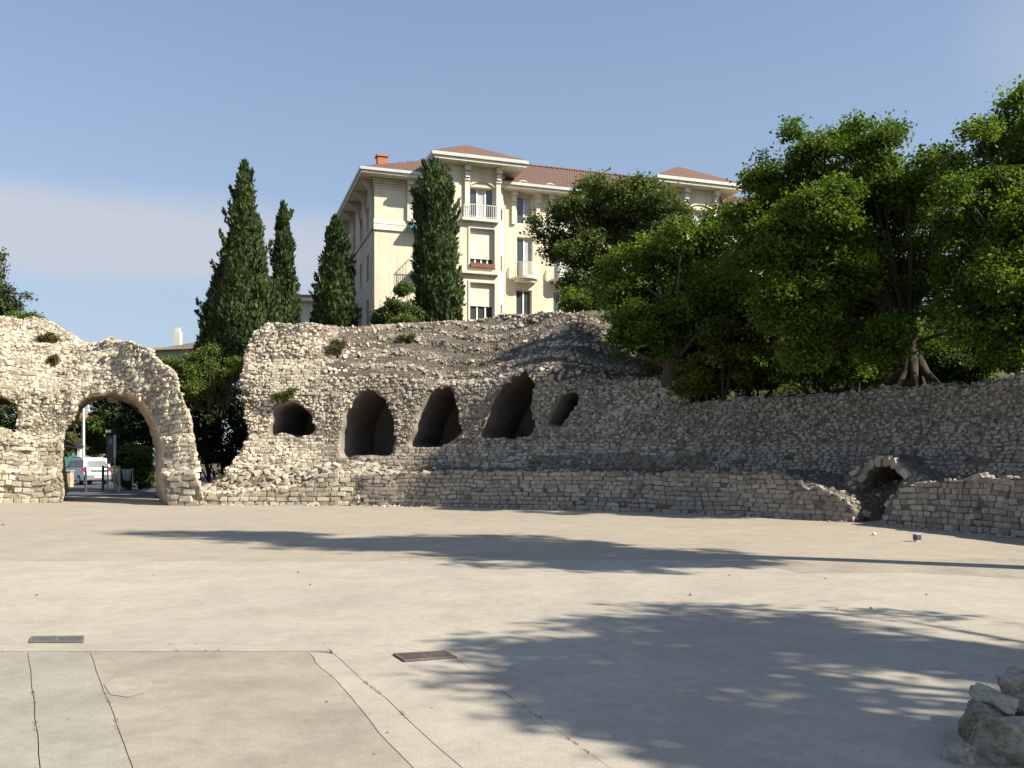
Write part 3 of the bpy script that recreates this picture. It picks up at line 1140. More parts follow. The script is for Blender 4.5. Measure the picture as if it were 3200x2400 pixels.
lowz = lambda z: 0.205 if z < 1.15 else (0.145 if z < 2.2 else 0.15)
row_stones(st, GS, 0.0, 8.4, lowz, lambda z: 0.38 if z < 1.15 else 0.27, rub_gate, depth=0.22, proud=0.022, maxslope=1.4, seed=5, cover=0.96, bare=0.55)
slopeQ = GS['front']
fv = GS['V']
nq = np.cross(fv[slopeQ[:, 2]] - fv[slopeQ[:, 0]], fv[slopeQ[:, 3]] - fv[slopeQ[:, 1]])
nq = nq / np.maximum(np.linalg.norm(nq, axis=1, keepdims=True), 1e-9)
steep = np.abs(nq[:, 2]) > 0.55
tri_stones(st, fv, slopeQ[steep], 60, 0.07, 0.22, flat=0.45, sink=0.4, seed=6, orient=np.array([0, -0.6, 1.0]))
tri_stones(st, fv, GS['front'], 40, 0.05, 0.12, flat=0.4, sink=0.5, seed=7, keep=lambda x, y: (y < 1380), orient=np.array([0.3, -1, 0.3]))
# ragged edges of the arch and the crest
rq = GS['rim']
rc = fv[rq].mean(1)
rx, ry = project(rc)
nearf = np.zeros(len(rq), dtype=bool)
nper = len(rq) // 24
nearf[:nper * 3] = True
sel = nearf & ~((ry > 1380) & (rx > 150) & (rx < 540))
tri_stones(st, fv, rq[sel], 60, 0.07, 0.18, flat=0.5, sink=0.4, seed=8, orient=None)
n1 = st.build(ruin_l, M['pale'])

# ------------------------------------------------------------------ vaulted seating ruin
V_OUT = [(640, 1700), (690, 1520), (705, 1472), (735, 1437), (762, 1402), (772, 1370), (771, 1340), (760, 1295), (766, 1245), (748, 1205),
         (742, 1180), (757, 1125), (772, 1080), (792, 1042), (830, 1014), (900, 1013), (1000, 1014), (1100, 1016), (1200, 1012),
         (1300, 1006), (1400, 1003), (1500, 1000), (1560, 992), (1620, 986), (1800, 976), (1900, 966), (1990, 1010), (2080, 1090),
         (2125, 1150), (2150, 1230), (2175, 1290), (2230, 1480), (2260, 1700)]
V_A = [(838, 1368), (842, 1330), (850, 1290), (868, 1265), (905, 1256), (940, 1262), (970, 1290), (982, 1320), (987, 1358), (960, 1362), (925, 1370), (905, 1360), (870, 1352)]
V_B = [(1060, 1428), (1064, 1350), (1072, 1310), (1085, 1275), (1110, 1245), (1135, 1218), (1155, 1213), (1175, 1222), (1205, 1250), (1222, 1280), (1232, 1320), (1235, 1370), (1230, 1426)]
V_C = [(1272, 1394), (1290, 1350), (1305, 1300), (1325, 1260), (1345, 1225), (1375, 1203), (1405, 1203), (1418, 1225), (1425, 1270), (1440, 1320), (1447, 1350), (1420, 1378), (1380, 1394)]
V_D = [(1492, 1368), (1520, 1300), (1545, 1245), (1570, 1205), (1600, 1180), (1625, 1170), (1640, 1153), (1652, 1175), (1672, 1200), (1668, 1240), (1660, 1275), (1668, 1300), (1672, 1330), (1655, 1362), (1600, 1374)]
V_E = [(1706, 1330), (1726, 1280), (1750, 1240), (1780, 1222), (1812, 1232), (1805, 1268), (1786, 1285), (1778, 1310), (1750, 1338)]


def v_tier(u, z):
    """position within a seating tier, 0..1 (risers first, then the worn tread)"""
    xq, _ = project(PC.at(u, 3.4, z))
    up = np.maximum(z - (4.5 + 0.25 * np.sin(xq * 0.012)), 0)
    q = np.stack([u * 0.5, 0 * z, z * 0.3], -1)
    hh = np.maximum(up + 0.16 * fbm(q, 0.6, 55, 3) * (up > 0), 0)
    return np.where(up > 0, hh / 0.62 - np.floor(hh / 0.62), 0.0)


def v_depth(u, z):
    xq, _ = project(PC.at(u, 3.4, z))
    w = sstep(930, 1180, xq)
    zt = 4.5 + 0.25 * np.sin(xq * 0.012)
    up = np.maximum(z - zt, 0)
    # worn seating tiers: steep risers and sloping treads, broken by erosion
    q = np.stack([u * 0.5, 0 * z, z * 0.3], -1)
    hh = up + 0.16 * fbm(q, 0.6, 55, 3) * (up > 0)
    hh = np.maximum(hh, 0)
    k = np.floor(hh / 0.62)
    f = hh / 0.62 - k
    tier = 0.62 * (k + 0.12 * f + 0.88 * sstep(0.62, 0.95, f))
    e = 0.05 + 0.45 * sstep(-0.3, 0.5, fbm(q, 0.9, 57, 3))
    d = 3.0 + 0.10 * (z - 1.3) + w * 1.55 * (tier * (1 - e * .6) + up * e * .6) + (1 - w) * 0.16 * up
    d = d - 0.75 * (1 - sstep(0.9, 2.75, z)) * (1 - sstep(950, 1100, xq))
    d = d - 0.18 * (1 - sstep(1.3, 2.2, z)) * sstep(1000, 1200, xq)
    d = d + sstep(1690, 1900, xq) * 0.5 * np.maximum(z - 2.2, 0)
    return d


v_u0, v_u1 = PC.u_at_px(600, 4), PC.u_at_px(2330, 3)
VS = slab(PC, v_u0, v_u1, 0.5, 9.2, 0.105, V_OUT, [V_A, V_B, V_C, V_D, V_E], v_depth, 4.5, nrim=16, amp=0.10, seed=9,
          calm=lambda x, y: 1 - 0.72 * ((x > 815) & (x < 1840) & (y > 1140) & (y < 1440)))
ruin_v = empty('vaulted_ruin', (-4, 35, 0), 0, 'long stone seating ruin pierced by a row of dark vault openings', 'ruin')
core = add_np('masonry_core', VS['V'] - np.array(ruin_v.location), [VS['front'], VS['rim']], M['core_grey'], ruin_v, smooth=True)
core.data.materials.append(M['vault'])
core.data.materials.append(M['strata'])
cc = VS['V'][VS['rim']].mean(1)
cpx, cpy = project(cc)
mi = np.zeros(len(core.data.polygons), dtype=np.int32)
fc = VS['V'][VS['front']].mean(1)
fx, fy = project(fc)
fT = v_tier(VS['U'][VS['ci'], VS['cj']], VS['Z'][VS['ci'], VS['cj']])
slopef = (fx + 90 * fbm(fc, 0.8, 47, 3) > 1010) & (fy < 1190)
mi[:len(VS['front'])] = np.where(slopef & ((fT > 0.5) | (fbm(fc, 0.6, 48, 3) > 0.25)), 2, 0)
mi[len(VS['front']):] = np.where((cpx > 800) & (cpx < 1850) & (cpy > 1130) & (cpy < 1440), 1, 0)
core.data.polygons.foreach_set('material_index', mi)
# rear wall that closes the vaults
uu = np.linspace(v_u0 + 1.8, PC.u_at_px(1860, 6), 60)
zz = np.linspace(0.5, 5.6, 14)
UU, ZZ = np.meshgrid(uu, zz, indexing='ij')
BP = PC.at(UU, 7.4 + 0.1 * fbm(np.stack([UU, ZZ, UU * 0], -1), 1.5, 3), ZZ).reshape(-1, 3) - np.array(ruin_v.location)
ix = np.arange(60 * 14).reshape(60, 14)
BQ = np.stack([ix[:-1, :-1], ix[1:, :-1], ix[1:, 1:], ix[:-1, 1:]], -1).reshape(-1, 4)
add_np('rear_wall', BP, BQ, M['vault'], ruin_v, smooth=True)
st = Stones()


def rub_v(px, py):
    course = (((px < 1010) & (py > 1358)) | ((px > 850) & (px < 1030) & (py > 1120) & (py < 1235)) | (py > 1385))
    return np.where(course, 0.1, 0.9)


row_stones(st, VS, 0.6, 9.0, lambda z: 0.115, lambda z: 0.24 if z < 2.0 else 0.19, rub_v, depth=0.16, proud=0.014, maxslope=1.3, seed=15, cover=0.92, bare=lambda P: np.where((project(P)[0] > 1000) & (project(P)[1] < 1200), 0.12, 0.5),
           keep=lambda x, y: (y < 1500) & ((x < 1650) | (y < 1420)))
fv, fq = VS['V'], VS['front']
nq = np.cross(fv[fq[:, 2]] - fv[fq[:, 0]], fv[fq[:, 3]] - fv[fq[:, 1]])
nq = nq / np.maximum(np.linalg.norm(nq, axis=1, keepdims=True), 1e-9)
steep = np.abs(nq[:, 2]) > 0.5
tread = fbm(fv[fq].mean(1) * np.array([.30, .30, 2.2]), 1.0, 93, 3)
tri_stones(st, fv, fq[(steep | slopef) & (fT > 0.03) & (fT < 0.30) & (tread > -0.5)], 60, 0.06, 0.20, seed=20, orient=np.array([0, -0.9, 0.7]))
tri_stones(st, fv, fq[steep & ~slopef], 70, 0.05, 0.22, seed=16, orient=np.array([0, -0.6, 1.0]))
tri_stones(st, fv, fq[steep & slopef & (tread > 0.1)], 12, 0.05, 0.16, seed=19, orient=np.array([0, -0.6, 1.0]))
tri_stones(st, fv, fq, 40, 0.05, 0.12, flat=0.4, sink=0.5, seed=17, orient=np.array([0, -1, 0.3]), keep=lambda x, y: (y < 1350) & (x < 2200) & ((x < 1000) | (y > 1180)))
rq = VS['rim']
nper = len(rq) // 16
tri_stones(st, fv, rq[:nper * 2], 60, 0.06, 0.15, flat=0.5, sink=0.4, seed=18, keep=lambda x, y: ~((x > 810) & (x < 1850) & (y > 1135) & (y < 1445)))
allp, allR, alls, allk, allt = (np.concatenate(x) for x in (st.p, st.R, st.s, st.k, st.t))
gx, gy = project(allp)
sunlit_side = gx + 170 * fbm(allp, 0.7, 44, 3) < 1040  # sunlit left part gets the lightened stone, the rest the darker grey
for selv, mt in ((sunlit_side, M['pale']), (~sunlit_side, M['grey'])):
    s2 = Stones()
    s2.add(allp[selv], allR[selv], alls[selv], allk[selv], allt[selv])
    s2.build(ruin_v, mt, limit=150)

# ------------------------------------------------------------------ curved rubble wall on the right
W_OUT = [(1880, 1800), (1925, 1400), (1950, 1330), (1985, 1297), (2060, 1286), (2150, 1264), (2250, 1252), (2400, 1240), (2500, 1238), (2650, 1228), (2780, 1215),
         (2900, 1208), (3000, 1200), (3080, 1181), (3200, 1164), (3600, 1100), (4600, 1000), (4600, 2600), (1880, 2600)]


def w_depth(u, z):
    xq, _ = project(PC.at(u, 3.2, z))
    k = sstep(2860, 2960, xq)
    d = 2.85 + 0.30 * (z - 1.2) * (1 - 0.5 * k)
    return d - 0.2 * k * (1 - sstep(1.95, 2.05, z)) - 0.35 * k * (1 - sstep(1.55, 1.6, z))


w_u0, w_u1 = PC.u_at_px(1860, 3.2), PC.L - 0.5
WS = slab(PC, w_u0, w_u1, 0.9, 4.9, 0.09, W_OUT, [], w_depth, 1.6, nrim=5, amp=0.09, seed=21)
ruin_w = empty('curved_wall', (8, 26, 0), 0, 'curved brown rubble wall sloping back below the big trees', 'wall')
add_np('masonry_core', WS['V'] - np.array(ruin_w.location), [WS['front'], WS['rim']], M['core_brown'], ruin_w, smooth=True)
st = Stones()


def rub_w(px, py):
    course = (py > 1395) | ((px > 2950) & (py > 1330))
    return np.where(course, 0.05, 0.9)


row_stones(st, WS, 1.0, 4.8, lambda z: 0.10, lambda z: 0.17, rub_w, depth=0.15, proud=0.012, maxslope=1.5, seed=22, cover=0.92)
tri_stones(st, WS['V'], WS['front'], 60, 0.04, 0.10, flat=0.4, sink=0.5, seed=23, orient=np.array([-0.5, -1, 0.3]), keep=lambda x, y: (y < 1400) & (x < 3260))
nper = len(WS['rim']) // 5
tri_stones(st, WS['V'], WS['rim'][:nper * 3], 40, 0.06, 0.16, seed=24, orient=np.array([0, -0.2, 1.0]), keep=lambda x, y: x < 3260)
st.build(ruin_w, M['brown'])

# ------------------------------------------------------------------ podium walls at the edge of the arena
P_OUT = [(480, 1800), (512, 1575), (525, 1556), (540, 1547), (640, 1543), (700, 1541), (790, 1537), (850, 1525), (930, 1520), (960, 1510), (985, 1494), (1010, 1488), (1100, 1484),
         (1300, 1480), (1500, 1478), (1700, 1477), (1900, 1480), (2030, 1486), (2150, 1482), (2370, 1482), (2440, 1488), (2488, 1500),
         (2510, 1520), (2580, 1532), (2630, 1552), (2658, 1590), (2672, 1800)]
R_OUT = [(2735, 1900), (2748, 1625), (2770, 1585), (2785, 1545), (2805, 1525), (2840, 1514), (2900, 1509), (3000, 1504), (3100, 1499), (3200, 1492), (3700, 1470), (5200, 1300), (5200, 3200), (2735, 3200)]


def p_depth(u, z):
    return 0.05 * z + 0.04 * np.sin(u * 0.7)


def podium(name, label, u0, u1, outline, mat, core_mat, seed, hrow, wrow):
    S = slab(PC, u0, u1, 0.0, 1.6, 0.06, outline, [], p_depth, 0.75, nrim=5, amp=0.045, seed=seed)
    c0 = S['V'].mean(0)
    root = empty(name, (float(c0[0]), float(c0[1]), 0), 0, label, 'wall')
    add_np('masonry_core', S['V'] - np.array(root.location), [S['front'], S['rim']], core_mat, root, smooth=True)
    s_ = Stones()
    row_stones(s_, S, 0.0, 1.5, lambda z: hrow, lambda z: wrow, lambda x, y: np.where(y < 0, 1.0, 0.04) + 0 * x, depth=0.15, proud=0.014, maxslope=1.5, seed=seed + 1, cover=0.985)
    nper = len(S['rim']) // 5
    tri_stones(s_, S['V'], S['rim'], 30, 0.08, 0.24, seed=seed + 2, orient=np.array([0, -0.2, 1.0]), keep=lambda x, y: (x > 480) & (x < 3300))
    s_.build(root, mat)
    return S


p_u0 = PC.u_at_px(490)
uP1, uP2, uP3, uP4 = PC.u_at_px(1120), PC.u_at_px(2690), PC.u_at_px(2700), PC.L - 0.3
S1 = podium('podium_wall', 'low pale coursed kerb wall running beside the gateway pier', p_u0, uP1, P_OUT, M['pale'], M['core_pale'], 31, 0.155, 0.30)
S2 = podium('podium_wall', 'long grey-brown coursed podium wall below the vault openings', uP1, uP2, P_OUT, M['brown'], M['core_brown'], 41, 0.135, 0.27)
S3 = podium('podium_wall', 'weathered coursed podium wall with broken end beside the drain arch', uP3, uP4, R_OUT, M['brown'], M['core_brown'], 51, 0.135, 0.22)

# terrace of earth between podium and upper walls
nu, nd = 260, 26
tu, td = np.linspace(PC.u_at_px(560), PC.L - 0.3, nu), np.linspace(0.25, 3.7, nd)
TU, TD = np.meshgrid(tu, td, indexing='ij')
tpx, _ = project(PC.at(TU, 0.2, 0.5))
tpy = np.interp(tpx, [560, 640, 790, 930, 985, 1100, 1700, 2370, 2480, 2560, 2600, 2640, 2740, 2800, 2840, 3200, 3700], [1560, 1546, 1540, 1524, 1500, 1488, 1482, 1488, 1512, 1540, 1560, 1600, 1660, 1540, 1520, 1497, 1480])
Yb = PC.at(TU, 0.2, 0.0)[..., 1]
ztop = np.clip(CZ + (HY - tpy) / F * Yb, -0.05, 1.4)
back = np.where(tpx < 700, 0.9 + 0.5 * sstep(560, 700, tpx), 1.36)
cut = sstep(2640, 2690, tpx) * (1 - sstep(2760, 2840, tpx)) * (1 - sstep(1.6, 2.0, TD))
TZ = ztop + (back - ztop) * sstep(0.3, 3.3, TD) ** 0.8
heap = 0.30 * sstep(640, 760, tpx) * (1 - sstep(1250, 1500, tpx)) * np.exp(-((TD - 1.9) / 0.7) ** 2)
TZ = TZ + heap * (0.6 + 0.4 * np.sin(tpx * 0.02))
TZ = TZ * (1 - cut) - 0.02 * cut
TP = PC.at(TU, TD, 0.0)
TP[..., 2] = TZ - 0.05 + 0.07 * fbm(TP, 1.5, 61, 4) * (1 - cut)
ix = np.arange(nu * nd).reshape(nu, nd)
TQ = np.stack([ix[:-1, :-1], ix[1:, :-1], ix[1:, 1:], ix[:-1, 1:]], -1).reshape(-1, 4)
terr = add_np('terrace', TP.reshape(-1, 3), TQ, M['earth'], None, smooth=True)
terr['kind'] = 'structure'
st = Stones()
VT = TP.reshape(-1, 3)
tri_stones(st, VT, TQ, 55, 0.07, 0.34, seed=62, orient=np.array([0, 0, 1.0]), keep=lambda x, y: (x < 1250))
tri_stones(st, VT, TQ, 4, 0.05, 0.18, seed=63, orient=np.array([0, 0, 1.0]), keep=lambda x, y: (x >= 1250) & (x < 3250))
st.build(terr, M['grey'], limit=300)

# ------------------------------------------------------------------ small vaulted drain in the podium
D_OUT = [(2565, 1900), (2590, 1570), (2625, 1510), (2665, 1470), (2690, 1440), (2705, 1428), (2760, 1425), (2805, 1440), (2835, 1462), (2880, 1480), (2900, 1510), (2905, 1900)]
D_HOLE = [(2645, 1900), (2672, 1600), (2700, 1530), (2716, 1490), (2738, 1464), (2762, 1453), (2800, 1462), (2826, 1482), (2806, 1530), (2790, 1600), (2775, 1900)]
DSl = slab(PC, PC.u_at_px(2500, 1.4), PC.u_at_px(2960, 1.4), 0.0, 2.0, 0.05, D_OUT, [D_HOLE], lambda u, z: 1.3 + 0.06 * z + 0 * u, 1.9, nrim=10, amp=0.045, seed=71)
c0 = DSl['V'].mean(0)
dr = empty('drain_arch', (float(c0[0]), float(c0[1]), 0), 0, 'small dark stone drain arch let into the podium below the curved wall', 'arch')
add_np('masonry_core', DSl['V'] - np.array(dr.location), [DSl['front'], DSl['rim']], M['core_brown'], dr, smooth=True)
bu0, bu1 = PC.u_at_px(2620, 3.1), PC.u_at_px(2860, 3.1)
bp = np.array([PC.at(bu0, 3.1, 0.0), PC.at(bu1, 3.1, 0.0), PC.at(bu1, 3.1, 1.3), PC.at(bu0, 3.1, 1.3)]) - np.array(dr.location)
add_np('rear_wall', bp, np.array([[0, 1, 2, 3]]), M['depth_shade'], dr)  # near-black sheet painted as the dark depth of the tunnel
st = Stones()
row_stones(st, DSl, 0.0, 1.8, lambda z: 0.13, lambda z: 0.2, lambda x, y: 0.9 + 0 * x, depth=0.16, proud=0.02, seed=72, cover=0.9)
# voussoirs along the crown
crown = [(2700, 1492), (2712, 1470), (2728, 1452), (2750, 1441), (2775, 1441), (2797, 1449), (2815, 1464), (2832, 1480)]
for i, (x, y) in enumerate(crown):
    Yd = float(PC.at(PC.u_at_px(x, 1.35), 1.35, 0)[1])
    p = np.array(at(x, y, Yd))[None] + np.array([[-.015, -0.02, 0]])
    nrm = (PC.at(PC.u_at_px(x, 1.35), 0, 0) - PC.at(PC.u_at_px(x, 1.35), 1, 0))[None]
    ang = math.atan2(x - 2764, 1545 - y)
    R = rot_in_plane(frames(nrm, np.array([[0.75, -0.66, 0]])), np.array([ang]), np.array([0.0]))
    st.add(p, R, np.array([[0.095, 0.09, 0.14]]), np.array([i]), np.array([0.8 * (i % 2)]))
st.build(dr, M['grey'])

# grit and fallen chips at the foot of the walls
st = Stones()
rg_ = np.random.default_rng(88)
gu = rg_.uniform(PC.u_at_px(520), PC.u_at_px(3300), 900)
gd = -rg_.exponential(0.10, 900) - 0.02
gp_ = PC.at(gu, gd, 0.0)
keep_ = ~((project(gp_)[0] > 2665) & (project(gp_)[0] < 2745))
gp_ = gp_[keep_]
gs = 0.012 + 0.05 * rg_.uniform(0, 1, len(gp_)) ** 3
gp_[:, 2] = gs * 0.25
R_ = rot_in_plane(frames(np.tile([[0.0, 0.0, 1.0]], (len(gp_), 1)), np.tile([[1.0, 0.0, 0.0]], (len(gp_), 1))), rg_.uniform(-3, 3, len(gp_)), rg_.normal(0, .15, len(gp_)))
st.add(gp_, R_, np.stack([gs, gs * .5, gs * .8], 1), rg_.integers(10, 20, len(gp_)), rg_.uniform(0, 1, len(gp_)))
st.build(None, M['grey'], limit=0, stuff_name='gravel')
tag(bpy.data.objects['gravel'], 'stone chips and grit along the foot of the podium walls', 'gravel')


# ------------------------------------------------------------------ hill behind the ruins
def crest(px):
    """height and set-back of the masonry crest behind which the hill begins (px measured along the podium)"""
    zc = np.interp(px, [640, 700, 760, 850, 1700, 1950, 2100, 2250, 3300], [0.2, 0.6, 2.0, 6.4, 6.6, 6.4, 4.2, 3.2, 3.2])
    dc = np.interp(px, [640, 850, 1150, 1900, 2150, 3300], [4.6, 4.6, 7.4, 7.4, 4.4, 4.1])
    return zc, dc


nu, nd = 150, 60
hu = np.linspace(PC.u_at_px(655, 3), PC.L + 14, nu)
hd = np.concatenate([np.linspace(0, 1, 6), 1 + (np.linspace(0, 1, nd - 6) ** 1.7) * 90 + 0.1])
HU, HD = np.meshgrid(hu, hd, indexing='ij')
hpx, _ = project(PC.at(np.minimum(HU, PC.L), 3.4, 1.0))
hpx = np.where(HU > PC.u_at_px(3200, 3.4), 3300, hpx)
hzc, hdc = crest(hpx)
edge = sstep(650, 900, hpx)
HZ = hzc - 0.35 + np.minimum(HD, 22) * (10.2 - hzc) / 22.0 * edge * (1 - 0.75 * sstep(2300, 3000, hpx))
HZ = HZ * np.where(HD > 25, 1, 1)
HP = PC.at(HU, hdc + HD, 0.0)
HP[..., 2] = HZ + 0.18 * fbm(HP, 0.5, 81, 3) * edge
ix = np.arange(nu * nd).reshape(nu, nd)
HQ = np.stack([ix[:-1, :-1], ix[1:, :-1], ix[1:, 1:], ix[:-1, 1:]], -1).reshape(-1, 4)
o = add_np('hill', HP.reshape(-1, 3), HQ, M['grass'], None, smooth=True)
o['kind'] = 'structure'
road = [(-12.9, 34.3), (-15.2, 38.2), (-20.6, 40.6), (-32, 62), (-60, 90), (-70, 80), (-48, 66), (-38, 62), (-30, 60), (-23, 57), (-17.8, 45)]
rd = [(-15.0, 38.3), (-10, 41), (-14, 52), (-18, 64), (-10, 90), (-60, 120), (-70, 80), (-50, 50), (-21, 41)]
o = MB().poly([(x, y, -0.004) for x, y in rd], [tuple(range(len(rd)))]).build('road', M['asphalt'])
o['kind'] = 'structure'


# ------------------------------------------------------------------ trees
def leaf_quads(P, nrm, along, length, width, tint):
    """diamond leaves folded along the midrib: P base points"""
    side = np.cross(nrm, along)
    side /= np.maximum(np.linalg.norm(side, axis=1, keepdims=True), 1e-6)
    L, Wd = length[:, None], width[:, None]
    a = P
    b = P + along * L * 0.45 + side * Wd * 0.5 + nrm * Wd * 0.12
    c = P + along * L
    d = P + along * L * 0.45 - side * Wd * 0.5 + nrm * Wd * 0.12
    V = np.stack([a, b, c, d], 1).reshape(-1, 3)
    i = np.arange(len(P)) * 4
    Q = np.stack([i, i + 1, i + 2, i + 3], 1)
    return V, Q, tint


def unit(v):
    return v / np.maximum(np.linalg.norm(v, axis=-1, keepdims=True), 1e-9)


def lobed_crown(lobes, n, leaf, r, sub=16, subr=(0.26, 0.46), gap=0.0, per=26, shell=0.5, spread=0.30, upb=0.5, droop=0.0):
    """leaf positions on twigs spread over the sub-lobes of each lobe"""
    C = np.array([l[:3] for l in lobes]); Rr = np.array([l[3] for l in lobes])
    w = Rr ** 2.2
    subs = []
    for c, R in zip(C, Rr):
        k = max(5, int(sub * min(1.6, R)))
        d = unit(r.normal(0, 1, (k, 3)))
        d[:, 2] = d[:, 2] * 0.85
        rad = R * r.uniform(0.45, 0.95, (k, 1))
        sr = R * r.uniform(subr[0], subr[1], k)
        for q, s_ in zip(c + d * rad, sr):
            subs.append((q[0], q[1], q[2], s_))
    S = np.array(subs)
    w = S[:, 3] ** 2
    ncl = n // per
    j = r.choice(len(S), ncl, p=w / w.sum())
    d = unit(r.normal(0, 1, (ncl, 3)))
    d[:, 2] = np.abs(d[:, 2]) * 0.7 + d[:, 2] * 0.3
    rad = S[j, 3] * (shell + (1 - shell) * r.uniform(0, 1, ncl) ** 0.5) * 1.05
    cc = S[j, :3] + d * rad[:, None]
    if gap > 0:
        keep = fbm(cc, 0.9, 5, 2) > -1 + gap
        cc, d = cc[keep], d[keep]
    ncl = len(cc)
    ct = np.clip(0.42 + 0.24 * r.normal(0, 1, ncl) + 0.28 * vnoise(cc, 0.5, 9), 0, 1)
    m = ncl * per
    i = np.repeat(np.arange(ncl), per)
    P = cc[i] + r.normal(0, spread * 0.55, (m, 3)) * np.array([1, 1, 0.7])
    nrm = unit(r.normal(0, 0.75, (m, 3)) + d[i] * 0.5 + np.array([0, 0, upb]))
    al = unit(np.cross(nrm, r.normal(0, 1, (m, 3))))
    al[:, 2] -= droop
    al = unit(al)
    ln = leaf * r.uniform(0.7, 1.3, m)
    tint = np.clip(ct[i] + r.normal(0, 0.16, m), 0, 1)
    return leaf_quads(P, nrm, al, ln, ln * r.uniform(0.5, 0.75, m), tint), S


def limb_path(a, b, r, sag=0.08, n=6):
    a, b = np.array(a), np.array(b)
    L = np.linalg.norm(b - a)
    t = np.linspace(0, 1, n)[:, None]
    mid = r.normal(0, sag * L, 3)
    up = np.array([0, 0, 0.10 * L])
    return a + (b - a) * t + (mid + up) * (t * (1 - t) * 2)


def broad_tree(name, label, cat, base, fork, lobes, n, leaf, mat, seed, trunk_r=0.3, limbs=26, group=None, gap=0.25, bark='bark', per=26, roots=0, spread=0.3, extra_limbs=(), **kw):
    r = np.random.default_rng(seed)
    root = empty(name, tuple(base), 0, label, cat, group)
    b0 = np.array(base)
    (V, Q, T), S = lobed_crown(lobes, n, leaf, r, per=per, gap=gap, spread=spread, **kw)
    add_np('crown', V - b0, Q, mat, root, tint=T)
    m = MB()
    f = np.array(fork)
    path = limb_path(b0 - np.array([0, 0, 0.3]), f, r, 0.03, 6)
    m.tube([p - b0 for p in path], [trunk_r * k for k in (1.45, 1.12, 1.0, .92, .86, .8)], 10)
    for k in range(roots):
        a = 2 * math.pi * k / roots + r.uniform(-.3, .3)
        dd = np.array([math.cos(a), math.sin(a), 0])
        pts = [np.array([0, 0, 0.75]) + dd * trunk_r * 0.5, dd * trunk_r * 1.3 + np.array([0, 0, .28]), dd * trunk_r * 2.2 + np.array([0, 0, 0.03]), dd * trunk_r * 3.3 + np.array([0, 0, -.30])]
        m.tube(pts, [trunk_r * .5, trunk_r * .42, trunk_r * .3, trunk_r * .18], 7)
    m.build('trunk', M[bark], root, smooth=True)
    ends = [np.array(l[:3]) for l in lobes]
    order = r.permutation(len(S))[:limbs]
    hubs = []
    lm = MB()
    for e in ends:
        pth = limb_path(f - (f - b0) * r.uniform(0, .25), e, r, 0.10, 7)
        e = f + (e - f) * 0.82
        pth = limb_path(f - (f - b0) * r.uniform(0, .25), e, r, 0.08, 7)
        rr = trunk_r * r.uniform(.26, .42)
        lm.tube([p - b0 for p in pth], [rr * k for k in (1, .85, .72, .6, .48, .36, .25)], 7, cap=False)
        hubs.append(pth)
    for k in order:
        s = S[k, :3]
        h = min(hubs, key=lambda q: np.linalg.norm(q[4] - s))
        pth = limb_path(h[int(r.integers(3, 6))], s, r, 0.10, 5)
        rr = trunk_r * r.uniform(.12, .2)
        lm.tube([p - b0 for p in pth], [rr * q for q in (1, .8, .6, .4, .2)], 5, cap=False)
    for a, b, rr in extra_limbs:
        pth = limb_path(a, b, r, 0.07, 8)
        lm.tube([p - b0 for p in pth], [rr * q for q in (1, .92, .84, .75, .65, .55, .42, .3)], 7, cap=False)
    lm.build('limbs', M[bark], root, smooth=True)
    return root


def px_lobes(L, Y, r, dy=1.5):
    out = []
    for l in L:
        yy = Y + (l[3] if len(l) > 3 else r.uniform(-dy, dy))
        p = at(l[0], l[1], yy)
        out.append((p.x, p.y, p.z, l[2] / F * yy))
    return out


r_ = np.random.default_rng(5)
# big tree rooted at the broken end of the seating
T1 = [(1985, 930, 120), (2080, 850, 120), (2190, 800, 110), (2290, 760, 110), (1960, 1020, 90), (2080, 990, 130), (2210, 950, 140), (2330, 900, 140),
      (2040, 1090, 80), (2160, 1110, 100), (2290, 1080, 120), (2130, 720, 60), (2260, 680, 70), (1900, 900, 50), (1935, 830, 50), (2030, 770, 45), (2130, 1160, 60), (1960, 1090, 60), (2040, 1150, 45), (2210, 1180, 60)]
b1 = at(2066, 1282, 31.9)
broad_tree('broadleaf_tree', 'dark green broadleaf tree with bare flared roots at the end of the vaulted ruin', 'tree',
           b1, at(2110, 1120, 31.6), px_lobes(T1, 32.5, r_, 1.6), 82000, 0.13, M['leaf'], 101, 0.36, 40, bark='root', roots=9, gap=0.35)
T2 = [(2440, 600, 95), (2540, 520, 85), (2640, 480, 75), (2745, 480, 80), (2480, 445, 38), (2475, 400, 24), (2690, 400, 42), (2600, 420, 32), (2790, 415, 40), (2840, 560, 90), (2400, 690, 110),
      (2540, 690, 130), (2690, 640, 125), (2840, 730, 100), (2430, 830, 130), (2600, 840, 150), (2770, 880, 110), (2900, 880, 80),
      (2480, 980, 130), (2640, 1010, 120), (2370, 540, 45), (2355, 590, 40), (2930, 520, 60), (2330, 700, 60), (2400, 500, 30), (2900, 620, 70), (2940, 800, 70), (2960, 960, 70), (2760, 1080, 90), (2640, 1130, 70), (2520, 1110, 80), (2890, 1060, 50), (2600, 620, 90), (2750, 570, 90), (2950, 700, 50)]
b2 = at(2852, 1196, 26.6)
fk2 = at(2832, 980, 27.0)
broad_tree('broadleaf_tree', 'tall spreading broadleaf tree on a thick trunk above the drain arch', 'tree',
           b2, fk2, px_lobes(T2, 27.5, r_, 2.0), 190000, 0.12, M['leaf'], 102, 0.30, 60, roots=7, gap=0.28,
           extra_limbs=[(fk2, at(2900, 790, 26.5), 0.17), (at(2900, 790, 26.5), at(3010, 660, 26.2), 0.12), (fk2, at(2860, 800, 27), 0.15), (at(2860, 800, 27), at(2790, 700, 27.5), 0.1),
                        (at(2845, 1075, 26.8), at(3040, 1010, 26.0), 0.075)])
